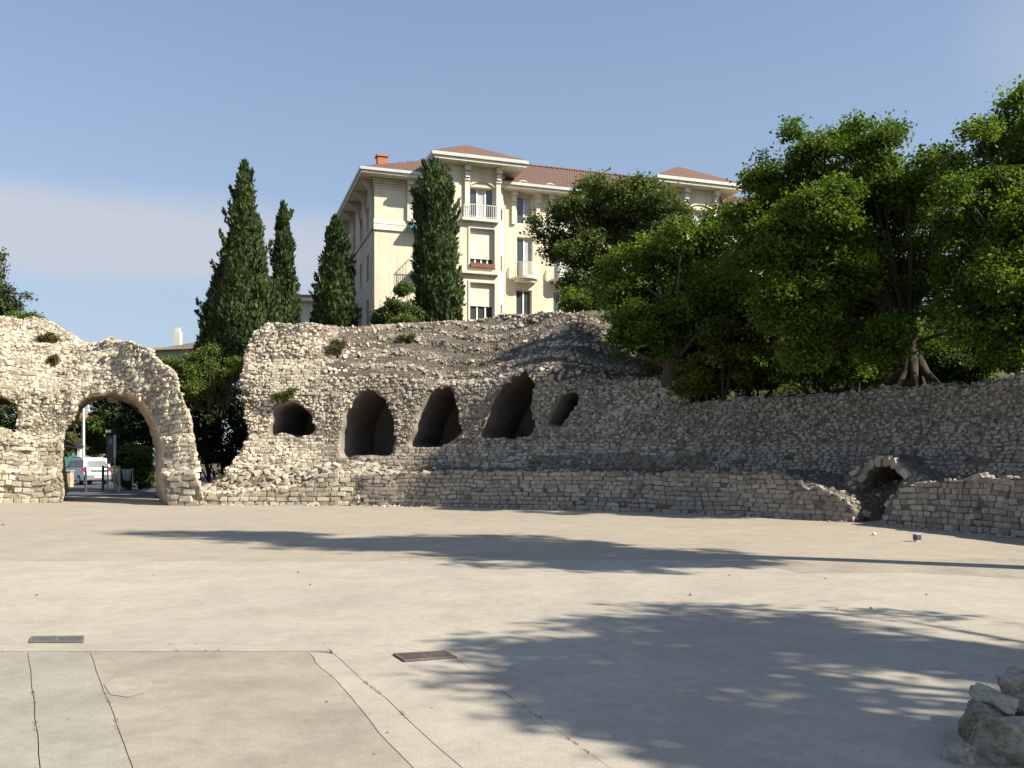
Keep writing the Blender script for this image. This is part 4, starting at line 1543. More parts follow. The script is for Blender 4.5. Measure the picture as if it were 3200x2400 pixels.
T3 = [(3120, 440, 75), (3210, 380, 90), (3060, 430, 45), (3150, 330, 42), (3020, 400, 30), (3220, 540, 110), (3100, 600, 75), (3200, 700, 120), (3070, 760, 70), (3160, 850, 110), (3060, 900, 60),
      (3110, 990, 80), (3200, 1060, 110), (3330, 480, 130), (3340, 700, 160), (3330, 900, 150), (3000, 520, 50), (3020, 640, 60), (2990, 810, 55), (3220, 310, 40), (3030, 940, 60), (3130, 1090, 60), (3070, 520, 50), (3090, 690, 60), (2985, 590, 60), (2980, 700, 60), (2975, 890, 60), (3040, 1040, 60), (2960, 980, 50)]
b3 = at(3330, 1140, 22.5)
broad_tree('broadleaf_tree', 'very tall airy broadleaf tree at the far end of the curved wall', 'tree',
           b3, at(3290, 880, 23), px_lobes(T3, 23.5, r_, 1.6), 115000, 0.12, M['leaf'], 103, 0.28, 50, gap=0.2,
           extra_limbs=[(at(3290, 880, 23), at(3060, 700, 23), 0.08), (at(3060, 700, 23), at(2990, 560, 23.2), 0.045), (at(3290, 900, 23), at(3100, 960, 23), 0.09)])
# pine in front of the house
TP_ = [(1770, 710, 75), (1850, 640, 75), (1880, 590, 45), (1960, 640, 70), (2050, 650, 70), (2000, 590, 40), (2110, 690, 60), (1725, 790, 45), (1690, 720, 38), (1820, 800, 85), (1940, 750, 95),
       (2050, 770, 80), (1790, 900, 55), (1870, 890, 80), (1830, 950, 45), (1780, 640, 38), (1665, 690, 20), (2080, 610, 32)]
b4 = at(1900, 1010, 50)
broad_tree('pine_tree', 'bushy pine tree in front of the right half of the cream building', 'tree', b4, at(1905, 850, 50),
           px_lobes(TP_, 50, r_, 1.8), 66000, 0.19, M['pine'], 104, 0.3, 40, gap=0.2, per=30, upb=0.9, spread=0.42)


def hedge_mass(name, label, cat, lobes, n, leaf, mat, seed, group=None, gap=0.1, stem=True, spread=0.25):
    r = np.random.default_rng(seed)
    L = np.array(lobes)
    base = np.array([L[:, 0].mean(), L[:, 1].mean(), (L[:, 2] - L[:, 3]).min()])
    root = empty(name, tuple(base), 0, label, cat, group)
    (V, Q, T), S = lobed_crown(lobes, n, leaf, r, sub=12, gap=gap, shell=0.35, spread=spread)
    add_np('foliage', V - base, Q, mat, root, tint=T)
    m = MB()
    for l in lobes:
        for k in range(3):
            e = np.array(l[:3]) + r.normal(0, .3, 3) * l[3]
            s = np.array([l[0], l[1], base[2]]) * .7 + base * .3
            pth = limb_path(s, e, r, .08, 5)
            m.tube([p - base for p in pth], [.045, .04, .03, .022, .012], 5, cap=False)
    m.build('stems', M['bark'], root, smooth=True)
    return root


hedge_mass('shrub', 'dark yellow-flecked shrub under the spreading tree above the curved wall', 'shrub',
           px_lobes([(2180, 1200, 60), (2260, 1195, 60), (2330, 1190, 60), (2410, 1185, 60), (2150, 1150, 60), (2250, 1090, 80), (2360, 1070, 80)], 30.5, r_, 1.0), 19000, 0.13, M['leaf_yellow'], 111)
hedge_mass('shrub', 'dark dense shrub between the two big trunks above the curved wall', 'shrub',
           px_lobes([(2480, 1170, 65), (2560, 1175, 60), (2640, 1165, 65), (2720, 1160, 60), (2790, 1165, 40), (2560, 1060, 90), (2690, 1040, 90), (2780, 1110, 70)], 30.0, r_, 1.0), 19000, 0.13, M['leaf'], 112)
hedge_mass('shrub', 'bright sunlit green shrub right of the thick trunk behind the curved wall', 'shrub',
           px_lobes([(2950, 1130, 80), (3040, 1110, 80), (2990, 1180, 60), (3080, 1160, 70), (2930, 1050, 60)], 32.0, r_, 1.0), 17000, 0.13, M['hedge'], 113)
broad_tree('broadleaf_tree', 'shaded broadleaf tree filling in behind the two rooted trees', 'tree', at(2420, 1180, 37), at(2420, 1080, 37),
           px_lobes([(2080, 1080, 90), (2180, 1000, 100), (2300, 1060, 110), (2420, 1000, 120), (2440, 1130, 90), (2560, 1080, 110), (2680, 1000, 110), (2700, 1130, 90), (2800, 1080, 80), (2320, 1170, 70), (2580, 1180, 70), (2220, 900, 100), (2500, 880, 120), (2820, 960, 80)], 37, r_, 1.2), 36000, 0.21, M['leaf'], 105, 0.25, 20, gap=0.1)
hedge_mass('shrub', 'leafy shrub crowding behind the wall end at the airy tree', 'shrub',
           px_lobes([(3150, 1100, 70), (3230, 1060, 90), (3320, 1040, 110)], 27.0, r_, 0.8), 14000, 0.12, M['leaf'], 114)
hedge_mass('shrub', 'dark low shrub tucked below the pine on the crest of the ruin', 'shrub',
           px_lobes([(1800, 935, 50), (1870, 930, 55), (1940, 940, 55), (1990, 1000, 50), (2040, 1060, 55), (1900, 990, 40)], 40.0, r_, 0.8), 22000, 0.13, M['leaf'], 115)
hedge_mass('bush', 'light green sunlit bush growing in the gap behind the gateway', 'bush',
           px_lobes([(570, 1160, 42), (625, 1150, 45), (670, 1180, 45), (600, 1205, 60), (650, 1230, 55), (560, 1210, 55), (720, 1190, 45), (525, 1140, 25), (745, 1140, 35), (600, 1120, 30), (660, 1110, 35)], 37.5, r_, 0.8), 24000, 0.11, M['bush'], 116)
hedge_mass('gap_shade_foliage', 'near-black foliage standing in for deep shade in the gap between the two ruins', 'ivy',
           px_lobes([(640, 1290, 75), (700, 1280, 75), (760, 1260, 70), (640, 1370, 75), (720, 1370, 75), (780, 1340, 60), (680, 1440, 70), (600, 1330, 70), (600, 1430, 60), (750, 1440, 60)], 42.0, r_, 0.5), 20000, 0.16, M['ivy'], 117, gap=0.0)  # foliage added in place of shadowed earth and masonry, leaves near-black for the shade


def cypress(label, tip, base_py, half, Y, n, seed, prof=1.0, mat=None, group='cypresses behind the ruins', blunt=0.0):
    r = np.random.default_rng(seed)
    t = at(*tip, Y)
    z0 = at(tip[0], base_py, Y).z
    R = half / F * Y
    H = t.z - z0
    root = empty('cypress_tree', (t.x, t.y, z0), 0, label, 'tree', group)
    # plumes: upright lobes packed round the axis
    npl = 70
    h = np.sort(r.uniform(0.02, 0.93, npl))

    def rad(h):
        return R * np.maximum((1 - h) ** prof, blunt * (1 - h ** 8)) * sstep(-0.06, 0.08, h)
    ang = r.uniform(0, 2 * math.pi, npl)
    pr = rad(h) * r.uniform(.50, 1.0, npl)
    pc = np.stack([np.cos(ang) * pr, np.sin(ang) * pr, h * H], 1)
    prad = 0.30 * rad(h) + 0.10
    plen = prad * r.uniform(2.2, 4.2, npl)
    k = int(n * 0.55)
    j = r.choice(npl, k, p=prad ** 1.5 / (prad ** 1.5).sum())
    d = unit(r.normal(0, 1, (k, 3)))
    P1 = pc[j] + d * np.stack([prad[j], prad[j], plen[j] * 0.5], 1) * (r.uniform(.55, 1.05, (k, 1)))
    # overall mantle
    q = n - k
    hh = 1 - r.uniform(0, 1, q) ** 0.62
    an = r.uniform(0, 2 * math.pi, q)
    lump = 1 + 0.32 * vnoise(np.stack([np.cos(an) * 1.6, np.sin(an) * 1.6, hh * H * 0.8], 1), 1.2, seed)
    rr = rad(hh) * lump * r.uniform(.62, 1.0, q)
    P2 = np.stack([np.cos(an) * rr, np.sin(an) * rr, hh * H], 1)
    # stray tips that break the outline
    ns = 26
    hs = r.uniform(0.05, 0.9, ns)
    an = r.uniform(0, 2 * math.pi, ns)
    bs = np.stack([np.cos(an) * rad(hs) * .95, np.sin(an) * rad(hs) * .95, hs * H], 1)
    js = np.repeat(np.arange(ns), 60)
    tt = r.uniform(0, 1, (len(js), 1))
    dr_ = unit(np.stack([np.cos(an), np.sin(an), r.uniform(1.2, 2.6, ns)], 1))
    P3 = bs[js] + dr_[js] * tt * (0.35 + 0.35 * R) + r.normal(0, 0.09, (len(js), 3)) * (1.15 - tt)
    P = np.vstack([P1, P2, P3])
    P = P[P[:, 2] > -0.2]
    m = len(P)
    out = unit(np.stack([P[:, 0], P[:, 1], np.zeros(m)], 1) + 1e-6)
    al = unit(np.array([0, 0, 1.0]) + out * r.uniform(0.0, .7, (m, 1)) + r.normal(0, .3, (m, 3)))
    nr = unit(out + r.normal(0, .6, (m, 3)))
    ln = 0.24 * r.uniform(.6, 1.4, m) * (Y / 45)
    ct = np.clip(0.45 + 0.30 * vnoise(P + np.array([t.x, t.y, 0]), 1.4, seed + 1) + r.normal(0, .18, m), 0, 1)
    V, Q, T = leaf_quads(P, nr, al, ln, ln * .5, ct)
    add_np('crown', V, Q, mat or M['cypress'], root, tint=T)
    MB().tube([(0, 0, -0.6), (0, 0, H * .4), (0.03, 0, H * .93)], [0.22, .14, .02], 8).build('trunk', M['bark'], root, smooth=True)
    return root


cypress('tallest pointed cypress rising behind the end of the vaulted ruin', (762, 505), 1130, 104, 43, 38000, 201, 0.82)
cypress('shorter leaning-sided cypress in front of the tallest one beside the gap', (692, 830), 1200, 74, 44, 20000, 202, 0.62)
cypress('slender spire-like cypress just right of the tallest one', (886, 636), 1060, 46, 45, 16000, 203, 0.72)
cypress('small bushy cypress squeezed between the tallest and the slender one', (838, 880), 1060, 38, 44, 9000, 204, 0.5)
cypress('single cypress standing against the shaded side of the cream building', (1048, 680), 1040, 64, 47, 18000, 205, 0.75)
cypress('thick blunt cypress in front of the cream building facade', (1362, 500), 1050, 76, 46, 32000, 206, 0.42, blunt=0.72)
hedge_mass('bush', 'olive green bush at the foot of the thick blunt cypress', 'bush', px_lobes([(1265, 920, 28), (1255, 965, 36), (1290, 990, 30)], 44.5, r_, 0.3), 7000, 0.13, M['pine'], 121)
hedge_mass('bush', 'small bush on the crest against the cream wall', 'bush', px_lobes([(1196, 980, 22), (1205, 1005, 25), (1180, 1010, 18)], 44.5, r_, 0.3), 4500, 0.12, M['pine'], 122)
hedge_mass('bush', 'pale green weeds on the crest beside the blunt cypress', 'bush', px_lobes([(1268, 1003, 16), (1240, 1010, 14)], 42.0, r_, 0.2), 2500, 0.10, M['bush'], 123)
# tufts rooted on the masonry
for lab, L, Y, mt in (('bright green tuft over the low wide vault opening', [(905, 1226, 15), (885, 1236, 12), (862, 1243, 10)], 33.6, 'bush'),
                      ('dry brown tuft on the upper ledge of the vaulted ruin', [(1045, 1085, 16), (1070, 1078, 14), (1030, 1098, 10)], 35.3, 'dry'),
                      ('small dry tuft on the second ledge of the vaulted ruin', [(1260, 1060, 10), (1285, 1058, 9)], 37.0, 'dry'),
                      ('olive tuft on the crest ledge of the gateway ruin', [(150, 1052, 13), (170, 1058, 10), (130, 1060, 9)], 35.9, 'dry'),
                      ('low weedy tuft below the crest of the gateway ruin', [(165, 1120, 14), (168, 1135, 10)], 35.0, 'dry')):
    sl_ = GS if L[0][0] < 600 else VS
    vv = sl_['V'][np.unique(sl_['front'])]
    qx, qy = project(vv)
    Y = float(vv[np.argmin((qx - L[0][0]) ** 2 + (qy - L[0][1] - 10) ** 2), 1]) - 0.08
    hedge_mass('grass_tuft', lab, 'tuft', px_lobes([l + (0.0,) for l in L], Y, r_, 0.0), 1500, 0.07, M[mt], 140 + len(lab), gap=0, spread=0.12)
# cedar at the left edge
Tc = [(-5, 800, 16), (25, 796, 10), (-20, 830, 18), (0, 850, 14), (-10, 885, 24), (20, 905, 22), (-30, 920, 45), (10, 945, 38), (40, 960, 22), (70, 925, 10), (90, 924, 6), (-60, 950, 60), (0, 985, 45)]
broad_tree('cedar_tree', 'dark ragged cedar peeping over the pale gateway ruin', 'tree', at(-20, 1090, 46), at(-12, 900, 46), px_lobes(Tc, 46, r_, 0.6), 14000, 0.15, M['cypress'], 131, 0.18, 16, gap=0.2)
hedge_mass('bush', 'low green growth along the top of the pale gateway ruin', 'bush', px_lobes([(70, 992, 16), (105, 994, 14), (40, 990, 14)], 38.5, r_, 0.2), 3000, 0.09, M['bush'], 132)

# ground ivy and leaf litter along the top of the curved wall
rg = np.random.default_rng(63)
sel = ((hpx > 1950) & (HD < 9))[:-1, :-1].reshape(-1)
cq = HP.reshape(-1, 3)[HQ[sel]]
ar = np.linalg.norm(np.cross(cq[:, 1] - cq[:, 0], cq[:, 3] - cq[:, 0]), axis=1)
ii = rg.choice(len(cq), 34000, p=ar / ar.sum())
a, b = rg.uniform(0, 1, (2, len(ii), 1))
Pg = cq[ii, 0] * (1 - a) * (1 - b) + cq[ii, 1] * a * (1 - b) + cq[ii, 2] * a * b + cq[ii, 3] * (1 - a) * b
Pg[:, 2] += rg.uniform(0, 0.35, len(ii)) * (vnoise(Pg, 0.9, 4) * .5 + .6)
ng = unit(rg.normal(0, .6, (len(ii), 3)) + np.array([0, 0, .8]))
Vg, Qg, Tg = leaf_quads(Pg, ng, unit(np.cross(ng, rg.normal(0, 1, (len(ii), 3)))), rg.uniform(.10, .2, len(ii)), rg.uniform(.07, .13, len(ii)), rg.uniform(0, .8, len(ii)))
gc = add_np('ground_ivy', Vg, Qg, M['hedge'], None, tint=Tg, kind='stuff')
tag(gc, 'dark ivy and leaf litter covering the ground under the big trees', 'ivy')

# trees out of frame to the right whose shade falls on the arena floor
def shade_tree(label, base, crown, R, n, seed, leaf=0.16):
    r = np.random.default_rng(seed)
    lob = []
    for k in range(11):
        d = unit(r.normal(0, 1, 3)) * np.array([1, 1, .7])
        lob.append(tuple(np.array(crown) + d * R * r.uniform(.3, .75)) + (R * r.uniform(.32, .5),))
    for k in range(9):
        d = unit(r.normal(0, 1, 3)) * np.array([1, 1, .8])
        lob.append(tuple(np.array(crown) + d * R * r.uniform(.95, 1.3)) + (R * r.uniform(.13, .22),))
    return broad_tree('broadleaf_tree', label, 'tree', base, (crown[0], crown[1], crown[2] - R * .7), lob, n, leaf, M['leaf'], seed, 0.28, 30, gap=0.85)


rt = np.random.default_rng(7)
lob = []
for k in range(17):
    h = k / 16
    z = 10.2 + 9.4 * h
    R = 1.75 * (1 - h) ** 0.6 + 0.35
    a = rt.uniform(0, 6.28)
    lob.append((13.6 + math.cos(a) * R * .45, 10.4 + math.sin(a) * R * .45, z, R * .85))
broad_tree('poplar_tree', 'tall tapering tree outside the arena casting the long far shadow', 'tree', (13.6, 10.4, 3.0), (13.6, 10.4, 10.0), lob, 24000, 0.21, M['leaf'], 141, 0.28, 20, gap=0.0)
shade_tree('broadleaf tree beside the arena casting the dappled near shadow', (12.0, 2.6, 0.0), (11.2, 2.7, 7.7), 2.6, 24000, 142)
shade_tree('second broadleaf tree beside the near one shading the floor', (15.3, 1.2, 0.0), (15.0, 1.3, 8.0), 2.7, 18000, 143)


# ------------------------------------------------------------------ cream apartment building on the hill
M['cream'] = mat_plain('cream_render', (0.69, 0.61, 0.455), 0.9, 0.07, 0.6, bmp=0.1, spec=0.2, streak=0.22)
M['cream_side'] = mat_plain('darker_streaked_render', (0.50, 0.43, 0.33), 0.9, 0.16, 0.5, bmp=0.1, spec=0.2, streak=0.4)  # darker base than the front render, with stronger streaks
M['trim'] = mat_plain('white_trim', (0.70, 0.655, 0.56), 0.8, 0.08, 1.0, spec=0.3, streak=0.18)
M['tile'] = mat_roof('terracotta_tiles', (0.125, 0.070, 0.052), (0.185, 0.108, 0.080))
M['brick'] = mat_plain('orange_brick', (0.42, 0.16, 0.085), 0.9, 0.25, 6)
M['glass'] = mat_plain('window_glass', (0.05, 0.06, 0.07), 0.08, 0.2, 1.0, spec=0.8)
M['blind'] = mat_plain('rolled_shutter', (0.72, 0.67, 0.56), 0.8, 0.05, 2.0)
M['curtain'] = mat_plain('pale_curtain', (0.40, 0.42, 0.43), 0.8, 0.2, 2.0)
M['metal_w'] = mat_plain('white_metal', (0.68, 0.66, 0.60), 0.5, 0.1, 2.0)
M['teal'] = mat_plain('teal_awning', (0.03, 0.24, 0.20), 0.8, 0.1, 2.0)
M['zinc'] = mat_plain('zinc_gutter', (0.50, 0.49, 0.45), 0.5, 0.1, 2.0)
M['dark'] = mat_plain('dark_room', (0.035, 0.033, 0.03), 0.9, 0.3, 1.0)
M['planter'] = mat_plain('planter_flowers', (0.20, 0.09, 0.06), 0.9, 0.6, 14)

TH = math.radians(18.6)
BO = Vector((-9.0, 58.0, 9.6))
bld = empty('apartment_building', BO, TH, 'cream apartment building with brown tiled roof and tall projecting bay on the hill', 'building')
GZ = 0.8        # local height of the photo's lowest visible wall


def wall_with_openings(x0, x1, z0, z1, y, ops, rev, name, mat, parent, m=None, xf=None):
    """vertical wall in local x,z at depth y; ops = (xa,xb,za,zb); rev = depth of the reveals"""
    xs = sorted({x0, x1, *[o[0] for o in ops], *[o[1] for o in ops]})
    zs = sorted({z0, z1, *[o[2] for o in ops], *[o[3] for o in ops]})
    own = m is None
    m = m or MB()
    tf = xf or (lambda p: p)
    for a, b in zip(xs[:-1], xs[1:]):
        for c, d in zip(zs[:-1], zs[1:]):
            mx, mz = (a + b) / 2, (c + d) / 2
            if any(o[0] < mx < o[1] and o[2] < mz < o[3] for o in ops):
                continue
            m.poly([tf((a, y, c)), tf((b, y, c)), tf((b, y, d)), tf((a, y, d))], [(0, 1, 2, 3)])
    for (a, b, c, d) in ops:
        q = [(a, c), (b, c), (b, d), (a, d)]
        for i in range(4):
            p0, p1 = q[i], q[(i + 1) % 4]
            m.poly([tf((p0[0], y, p0[1])), tf((p1[0], y, p1[1])), tf((p1[0], y + rev, p1[1])), tf((p0[0], y + rev, p0[1]))], [(0, 1, 2, 3)])
    return m.build(name, mat, parent) if own else m


def window(parent, x0, x1, z0, z1, y, cols=2, rows=1, shut=0.0, blue=False, blind_mat=None, back=0.22):
    """a window set `back` behind the wall face y, with frame, panes and an optional rolling shutter lowered by shut (0..1)"""
    yb = y + back
    m = MB()
    w = 0.07
    m.box(x0, x0 + w, yb - .05, yb, z0, z1).box(x1 - w, x1, yb - .05, yb, z0, z1)
    m.box(x0 + w, x1 - w, yb - .05, yb, z0, z0 + w).box(x0 + w, x1 - w, yb - .05, yb, z1 - w, z1)
    for k in range(1, cols):
        xc = x0 + (x1 - x0) * k / cols
        m.box(xc - .05, xc + .05, yb - .045, yb - .005, z0 + w, z1 - w)
    for k in range(1, rows):
        zc = z0 + (z1 - z0) * k / rows
        m.box(x0 + w, x1 - w, yb - .035, yb - .01, zc - .025, zc + .025)
    wn_ = m.build('window', M['metal_w'], parent)
    for k in range(cols):
        a, b = x0 + (x1 - x0) * k / cols, x0 + (x1 - x0) * (k + 1) / cols
        MB().poly([(a + .04, yb + .01, z0 + .04), (b - .04, yb + .01, z0 + .04), (b - .04, yb + .01, z1 - .04), (a + .04, yb + .01, z1 - .04)], [(0, 1, 2, 3)]).build(
            'pane', M['curtain'] if (blue and k % 2) else M['glass'], wn_)
    if shut > 0:
        zt = z1 - (z1 - z0) * shut
        m = MB()
        z = z1
        while z > zt:
            m.box(x0 + .02, x1 - .02, yb - .10, yb - .06, z - .085, z - .008)
            z -= .09
        m.build('shutter', blind_mat or M['blind'], wn_)
    return wn_


def railing(parent, x0, x1, y0, y1, z, h=0.95, n=None):
    m = MB()
    n = n or int((x1 - x0) / 0.13)
    m.box(x0, x1, y0 - .02, y0 + .02, z + h - .04, z + h)
    m.box(x0, x1, y0 - .012, y0 + .012, z + .08, z + .11)
    for k in range(n + 1):
        x = x0 + (x1 - x0) * k / n
        m.box(x - .011, x + .011, y0 - .01, y0 + .01, z, z + h - .04)
    for x in (x0, x1):
        m.box(x - .02, x + .02, y0 + .02, y1, z + h - .04, z + h)
        for k in range(1, 5):
            yy = y0 + (y1 - y0) * k / 5
            m.box(x - .01, x + .01, yy - .01, yy + .01, z, z + h - .04)
    return m.build('railing', M['metal_w'], parent)


def lz(py, Y):
    return CZ + (HY - py) / F * Y - BO.z


# --- left wing (x 0..4.3), main body, right wing (8.9..31)
EAVE = lz(556, 58.0)
wing_ops = [(2.62, 4.1, lz(690, 59), lz(580, 59)), (2.62, 4.1, lz(830, 59), lz(735, 59)), (2.7, 4.0, 0.9, lz(905, 59))]
wall_with_openings(0, 4.5, -1.5, EAVE, 0.0, wing_ops, 0.3, 'wall', M['cream'], bld)
for o_ in wing_ops:
    window(bld, *o_, 0.0, 2, 1)
rx0, rx1 = 8.6, 33.0
r_ops = []
for k, xa in enumerate((9.85, 12.6, 14.9, 17.3, 27.9, 30.2)):
    Yk = 58 + .319 * xa
    r_ops += [(xa, xa + 1.15, lz(700, 61.3), lz(607, 61.3)), (xa, xa + 1.15, lz(866, 61.3), lz(742, 61.3)), (xa - .05, xa + 1.1, lz(1010, 61.3), lz(906, 61.3))]
wall_with_openings(rx0, rx1, -1.5, lz(598, 61.0), 0.0, r_ops, 0.35, 'wall', M['cream'], bld)
for i, o_ in enumerate(r_ops):
    top = i % 3 == 0
    window(bld, *o_, 0.0, 2, 1, shut=(0.12 if top else 0.0), blue=top or i % 3 == 1, blind_mat=M['zinc'])
    if top:
        for xx in (o_[0] - .40, o_[1] + .22):
            m = MB()
            zt = lz(598, 61)
            m.box(xx, xx + .28, -.16, -.002, o_[2] - .1, zt - .9)
            m.box(xx - .03, xx + .31, -.22, -.002, zt - .9, zt - .78).box(xx - .01, xx + .29, -.30, -.002, zt - .74, zt - .4).box(xx - .03, xx + .31, -.42, -.002, zt - .36, zt - .01)
            m.build('pilaster', M['trim'], bld)
    if i % 3 == 1:
        m = MB()
        zb = o_[2] - .06
        ol = [(o_[0] - .35 + (o_[1] - o_[0] + .7) * t, -.95 * (math.sin(math.pi * t) ** .45)) for t in np.linspace(0, 1, 15)]
        m.prism(ol, 2, zb - .16, zb)
        ol2 = [(o_[0] - .2 + (o_[1] - o_[0] + .4) * t, -.75 * (math.sin(math.pi * t) ** .45)) for t in np.linspace(0, 1, 15)]
        m.prism(ol2, 2, zb - .36, zb - .161)
        bal = m.build('balcony', M['trim'], bld)
        m = MB()
        for t in np.linspace(0.02, .98, 26):
            x, y = o_[0] - .35 + (o_[1] - o_[0] + .7) * t, -.90 * (math.sin(math.pi * t) ** .45)
            m.box(x - .014, x + .014, y - .014, y + .014, zb, zb + .92)
        pts = [(o_[0] - .35 + (o_[1] - o_[0] + .7) * t, -.90 * (math.sin(math.pi * t) ** .45), zb + .94) for t in np.linspace(0.02, .98, 20)]
        m.tube(pts, .025, 5)
        m.build('railing', M['metal_w'], bal)
# string course bands on the left corner, pilaster strips
zb1 = lz(697, 58)
m = MB()
m.box(-.06, 2.1, -.07, -.003, zb1, zb1 + .28).box(-.06, 2.1, -.12, -.003, zb1 - .42, zb1 - .06)
m.build('string_course', M['trim'], bld)
m = MB()
zt = EAVE
for k in range(4):
    m.box(-.05 - .03 * k, 2.1, -.06 - .03 * k, -.003, zt - .62 + .15 * k, zt - .52 + .15 * k)
m.build('cornice', M['cream'], bld)
for xx in (2.15, 4.15):
    m = MB()
    m.box(xx, xx + .34, -.2, -.002, zb1 + .3, zt - .9).box(xx - .03, xx + .37, -.28, -.002, zt - .9, zt - .76).box(xx, xx + .34, -.36, -.002, zt - .72, zt - .36).box(xx - .03, xx + .37, -.48, -.002, zt - .32, zt - .01)
    m.build('pilaster', M['trim'], bld)
m = MB()
m.poly([(2.2, -.05, zb1 + .12), (4.2, -.05, zb1 + .12), (4.2, -.85, zb1 - .18), (2.2, -.85, zb1 - .18), (2.2, -.85, zb1 - .34), (4.2, -.85, zb1 - .34)], [(0, 1, 2, 3), (3, 2, 5, 4)])
m.build('awning', M['teal'], bld)
for zz in (lz(850, 58.6),):
    m = MB()
    m.box(2.3, 4.3, -.95, -.003, zz - .16, zz)
    b_ = m.build('balcony', M['trim'], bld)
    railing(b_, 2.34, 4.26, -.92, -.05, zz, 0.95)

# --- left side wall, receding
SL = 15.5


def side(p):            # local (s, depth, z) -> building coordinates, side wall along +y at x = 0
    return (p[1], SL - p[0], p[2])


side_ops = []
for s in (3.0, 6.2, 9.4, 12.4):
    side_ops += [(s, s + .9, 7.6, 9.2), (s, s + .9, 4.2, 6.0), (s, s + .9, 1.0, 2.9)]
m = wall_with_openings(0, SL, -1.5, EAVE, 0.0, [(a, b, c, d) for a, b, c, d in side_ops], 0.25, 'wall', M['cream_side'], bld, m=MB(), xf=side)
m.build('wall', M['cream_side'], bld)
for (a, b, c, d) in side_ops:
    m = MB()
    y0, y1 = SL - b, SL - a
    m.box(.2, .25, y0, y1, c, c + .06).box(.2, .25, y0, y1, d - .06, d).box(.2, .25, y0, y0 + .06, c + .06, d - .06).box(.2, .25, y1 - .06, y1, c + .06, d - .06).box(.2, .25, (y0 + y1) / 2 - .04, (y0 + y1) / 2 + .04, c + .06, d - .06)
    w_ = m.build('window', M['metal_w'], bld)
    MB().poly([(.26, y0 + .02, c + .02), (.26, y1 - .02, c + .02), (.26, y1 - .02, d - .02), (.26, y0 + .02, d - .02)], [(0, 1, 2, 3)]).build('pane', M['glass'], w_)
MB().box(-.10, -.003, .002, SL, zb1 - .3, zb1 - .1).build('string_course', M['cream_side'], bld)
for k in range(6):
    y0 = .4 + k * 2.7
    m = MB()
    m.prism([(-.003, zt - 1.8), (-.12, zt - 1.2), (-.3, zt - .7), (-.62, zt - .25), (-.95, zt - .02), (-.003, zt - .02)], 1, y0, y0 + .22)
    m.build('corbel', M['cream_side'], bld)
m = MB().box(-.75, -.003, 8.2, 11.2, 3.7, 3.86)
b_ = m.build('balcony', M['cream_side'], bld)
m = MB()
for k in range(22):
    m.box(-.73, -.71, 8.25 + k * .137, 8.27 + k * .137, 3.86, 4.75)
m.box(-.74, -.70, 8.2, 11.2, 4.75, 4.79)
m.build('railing', M['dark'], b_)
# rear and far walls
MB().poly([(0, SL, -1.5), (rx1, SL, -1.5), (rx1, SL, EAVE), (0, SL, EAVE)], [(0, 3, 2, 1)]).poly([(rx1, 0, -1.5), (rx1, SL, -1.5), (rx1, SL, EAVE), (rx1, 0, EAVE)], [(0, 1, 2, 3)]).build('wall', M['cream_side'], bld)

# --- roofs
OH = 1.0


def eaves(x0, x1, y0, y1, z, name='eave'):
    m = MB()
    m.box(x0 - OH, x1 + OH, y0 - OH, y1 + OH, z, z + .16)
    e = m.build(name, M['trim'], bld)
    m = MB()
    m.box(x0 - OH - .10, x1 + OH + .10, y0 - OH - .12, y1 + OH + .1, z + .163, z + .34)
    m.build('gutter', M['zinc'], e)
    return e


def tiled_roof(x0, x1, y0, y1, z, rise, ridge_in, tile_rows=True):
    """hipped roof with a ridge; rows of tiles as small steps"""
    m = MB()
    n = 9
    xc0, xc1, yc = x0 + ridge_in, x1 - ridge_in, (y0 + y1) / 2
    prev = None
    for k in range(n + 1):
        t = k / n
        ring = [(x0 + (xc0 - x0) * t, y0 + (yc - y0) * t), (x1 + (xc1 - x1) * t, y0 + (yc - y0) * t), (x1 + (xc1 - x1) * t, y1 + (yc - y1) * t), (x0 + (xc0 - x0) * t, y1 + (yc - y1) * t)]
        zz = z + rise * t
        b = len(m.v)
        m.v += [(x, y, zz) for x, y in ring] + [(x, y, zz + .045) for x, y in ring]
        if prev is not None:
            for i in range(4):
                j = (i + 1) % 4
                m.f.append((prev + 4 + i, prev + 4 + j, b + j, b + i))
        if k < n:
            for i in range(4):
                j = (i + 1) % 4
                m.f.append((b + i, b + j, b + 4 + j, b + 4 + i))
        prev = b
    r = m.build('roof', M['tile'], bld)
    # ridge tiles
    L = xc1 - xc0
    mm = MB()
    k = 0
    while k * .42 < L:
        x = xc0 + k * .42
        mm.tube([(x, yc, z + rise + .02), (x + .36, yc, z + rise + .05)], [.10, .13], 6)
        k += 1
    if L > 1:
        mm.build('ridge_tiles', M['tile'], r)
    return r


eaves(0, rx1, 0, SL, EAVE)
tiled_roof(-OH, rx1 + OH, -OH, SL + OH, EAVE + .35, 4.3, 8.5)
m = MB().box(.5, 1.15, 1.6, 2.2, EAVE + .5, lz(492, 60))
m.box(.42, 1.23, 1.52, 2.28, lz(492, 60) + .003, lz(486, 60))
m.build('chimney', M['brick'], bld)


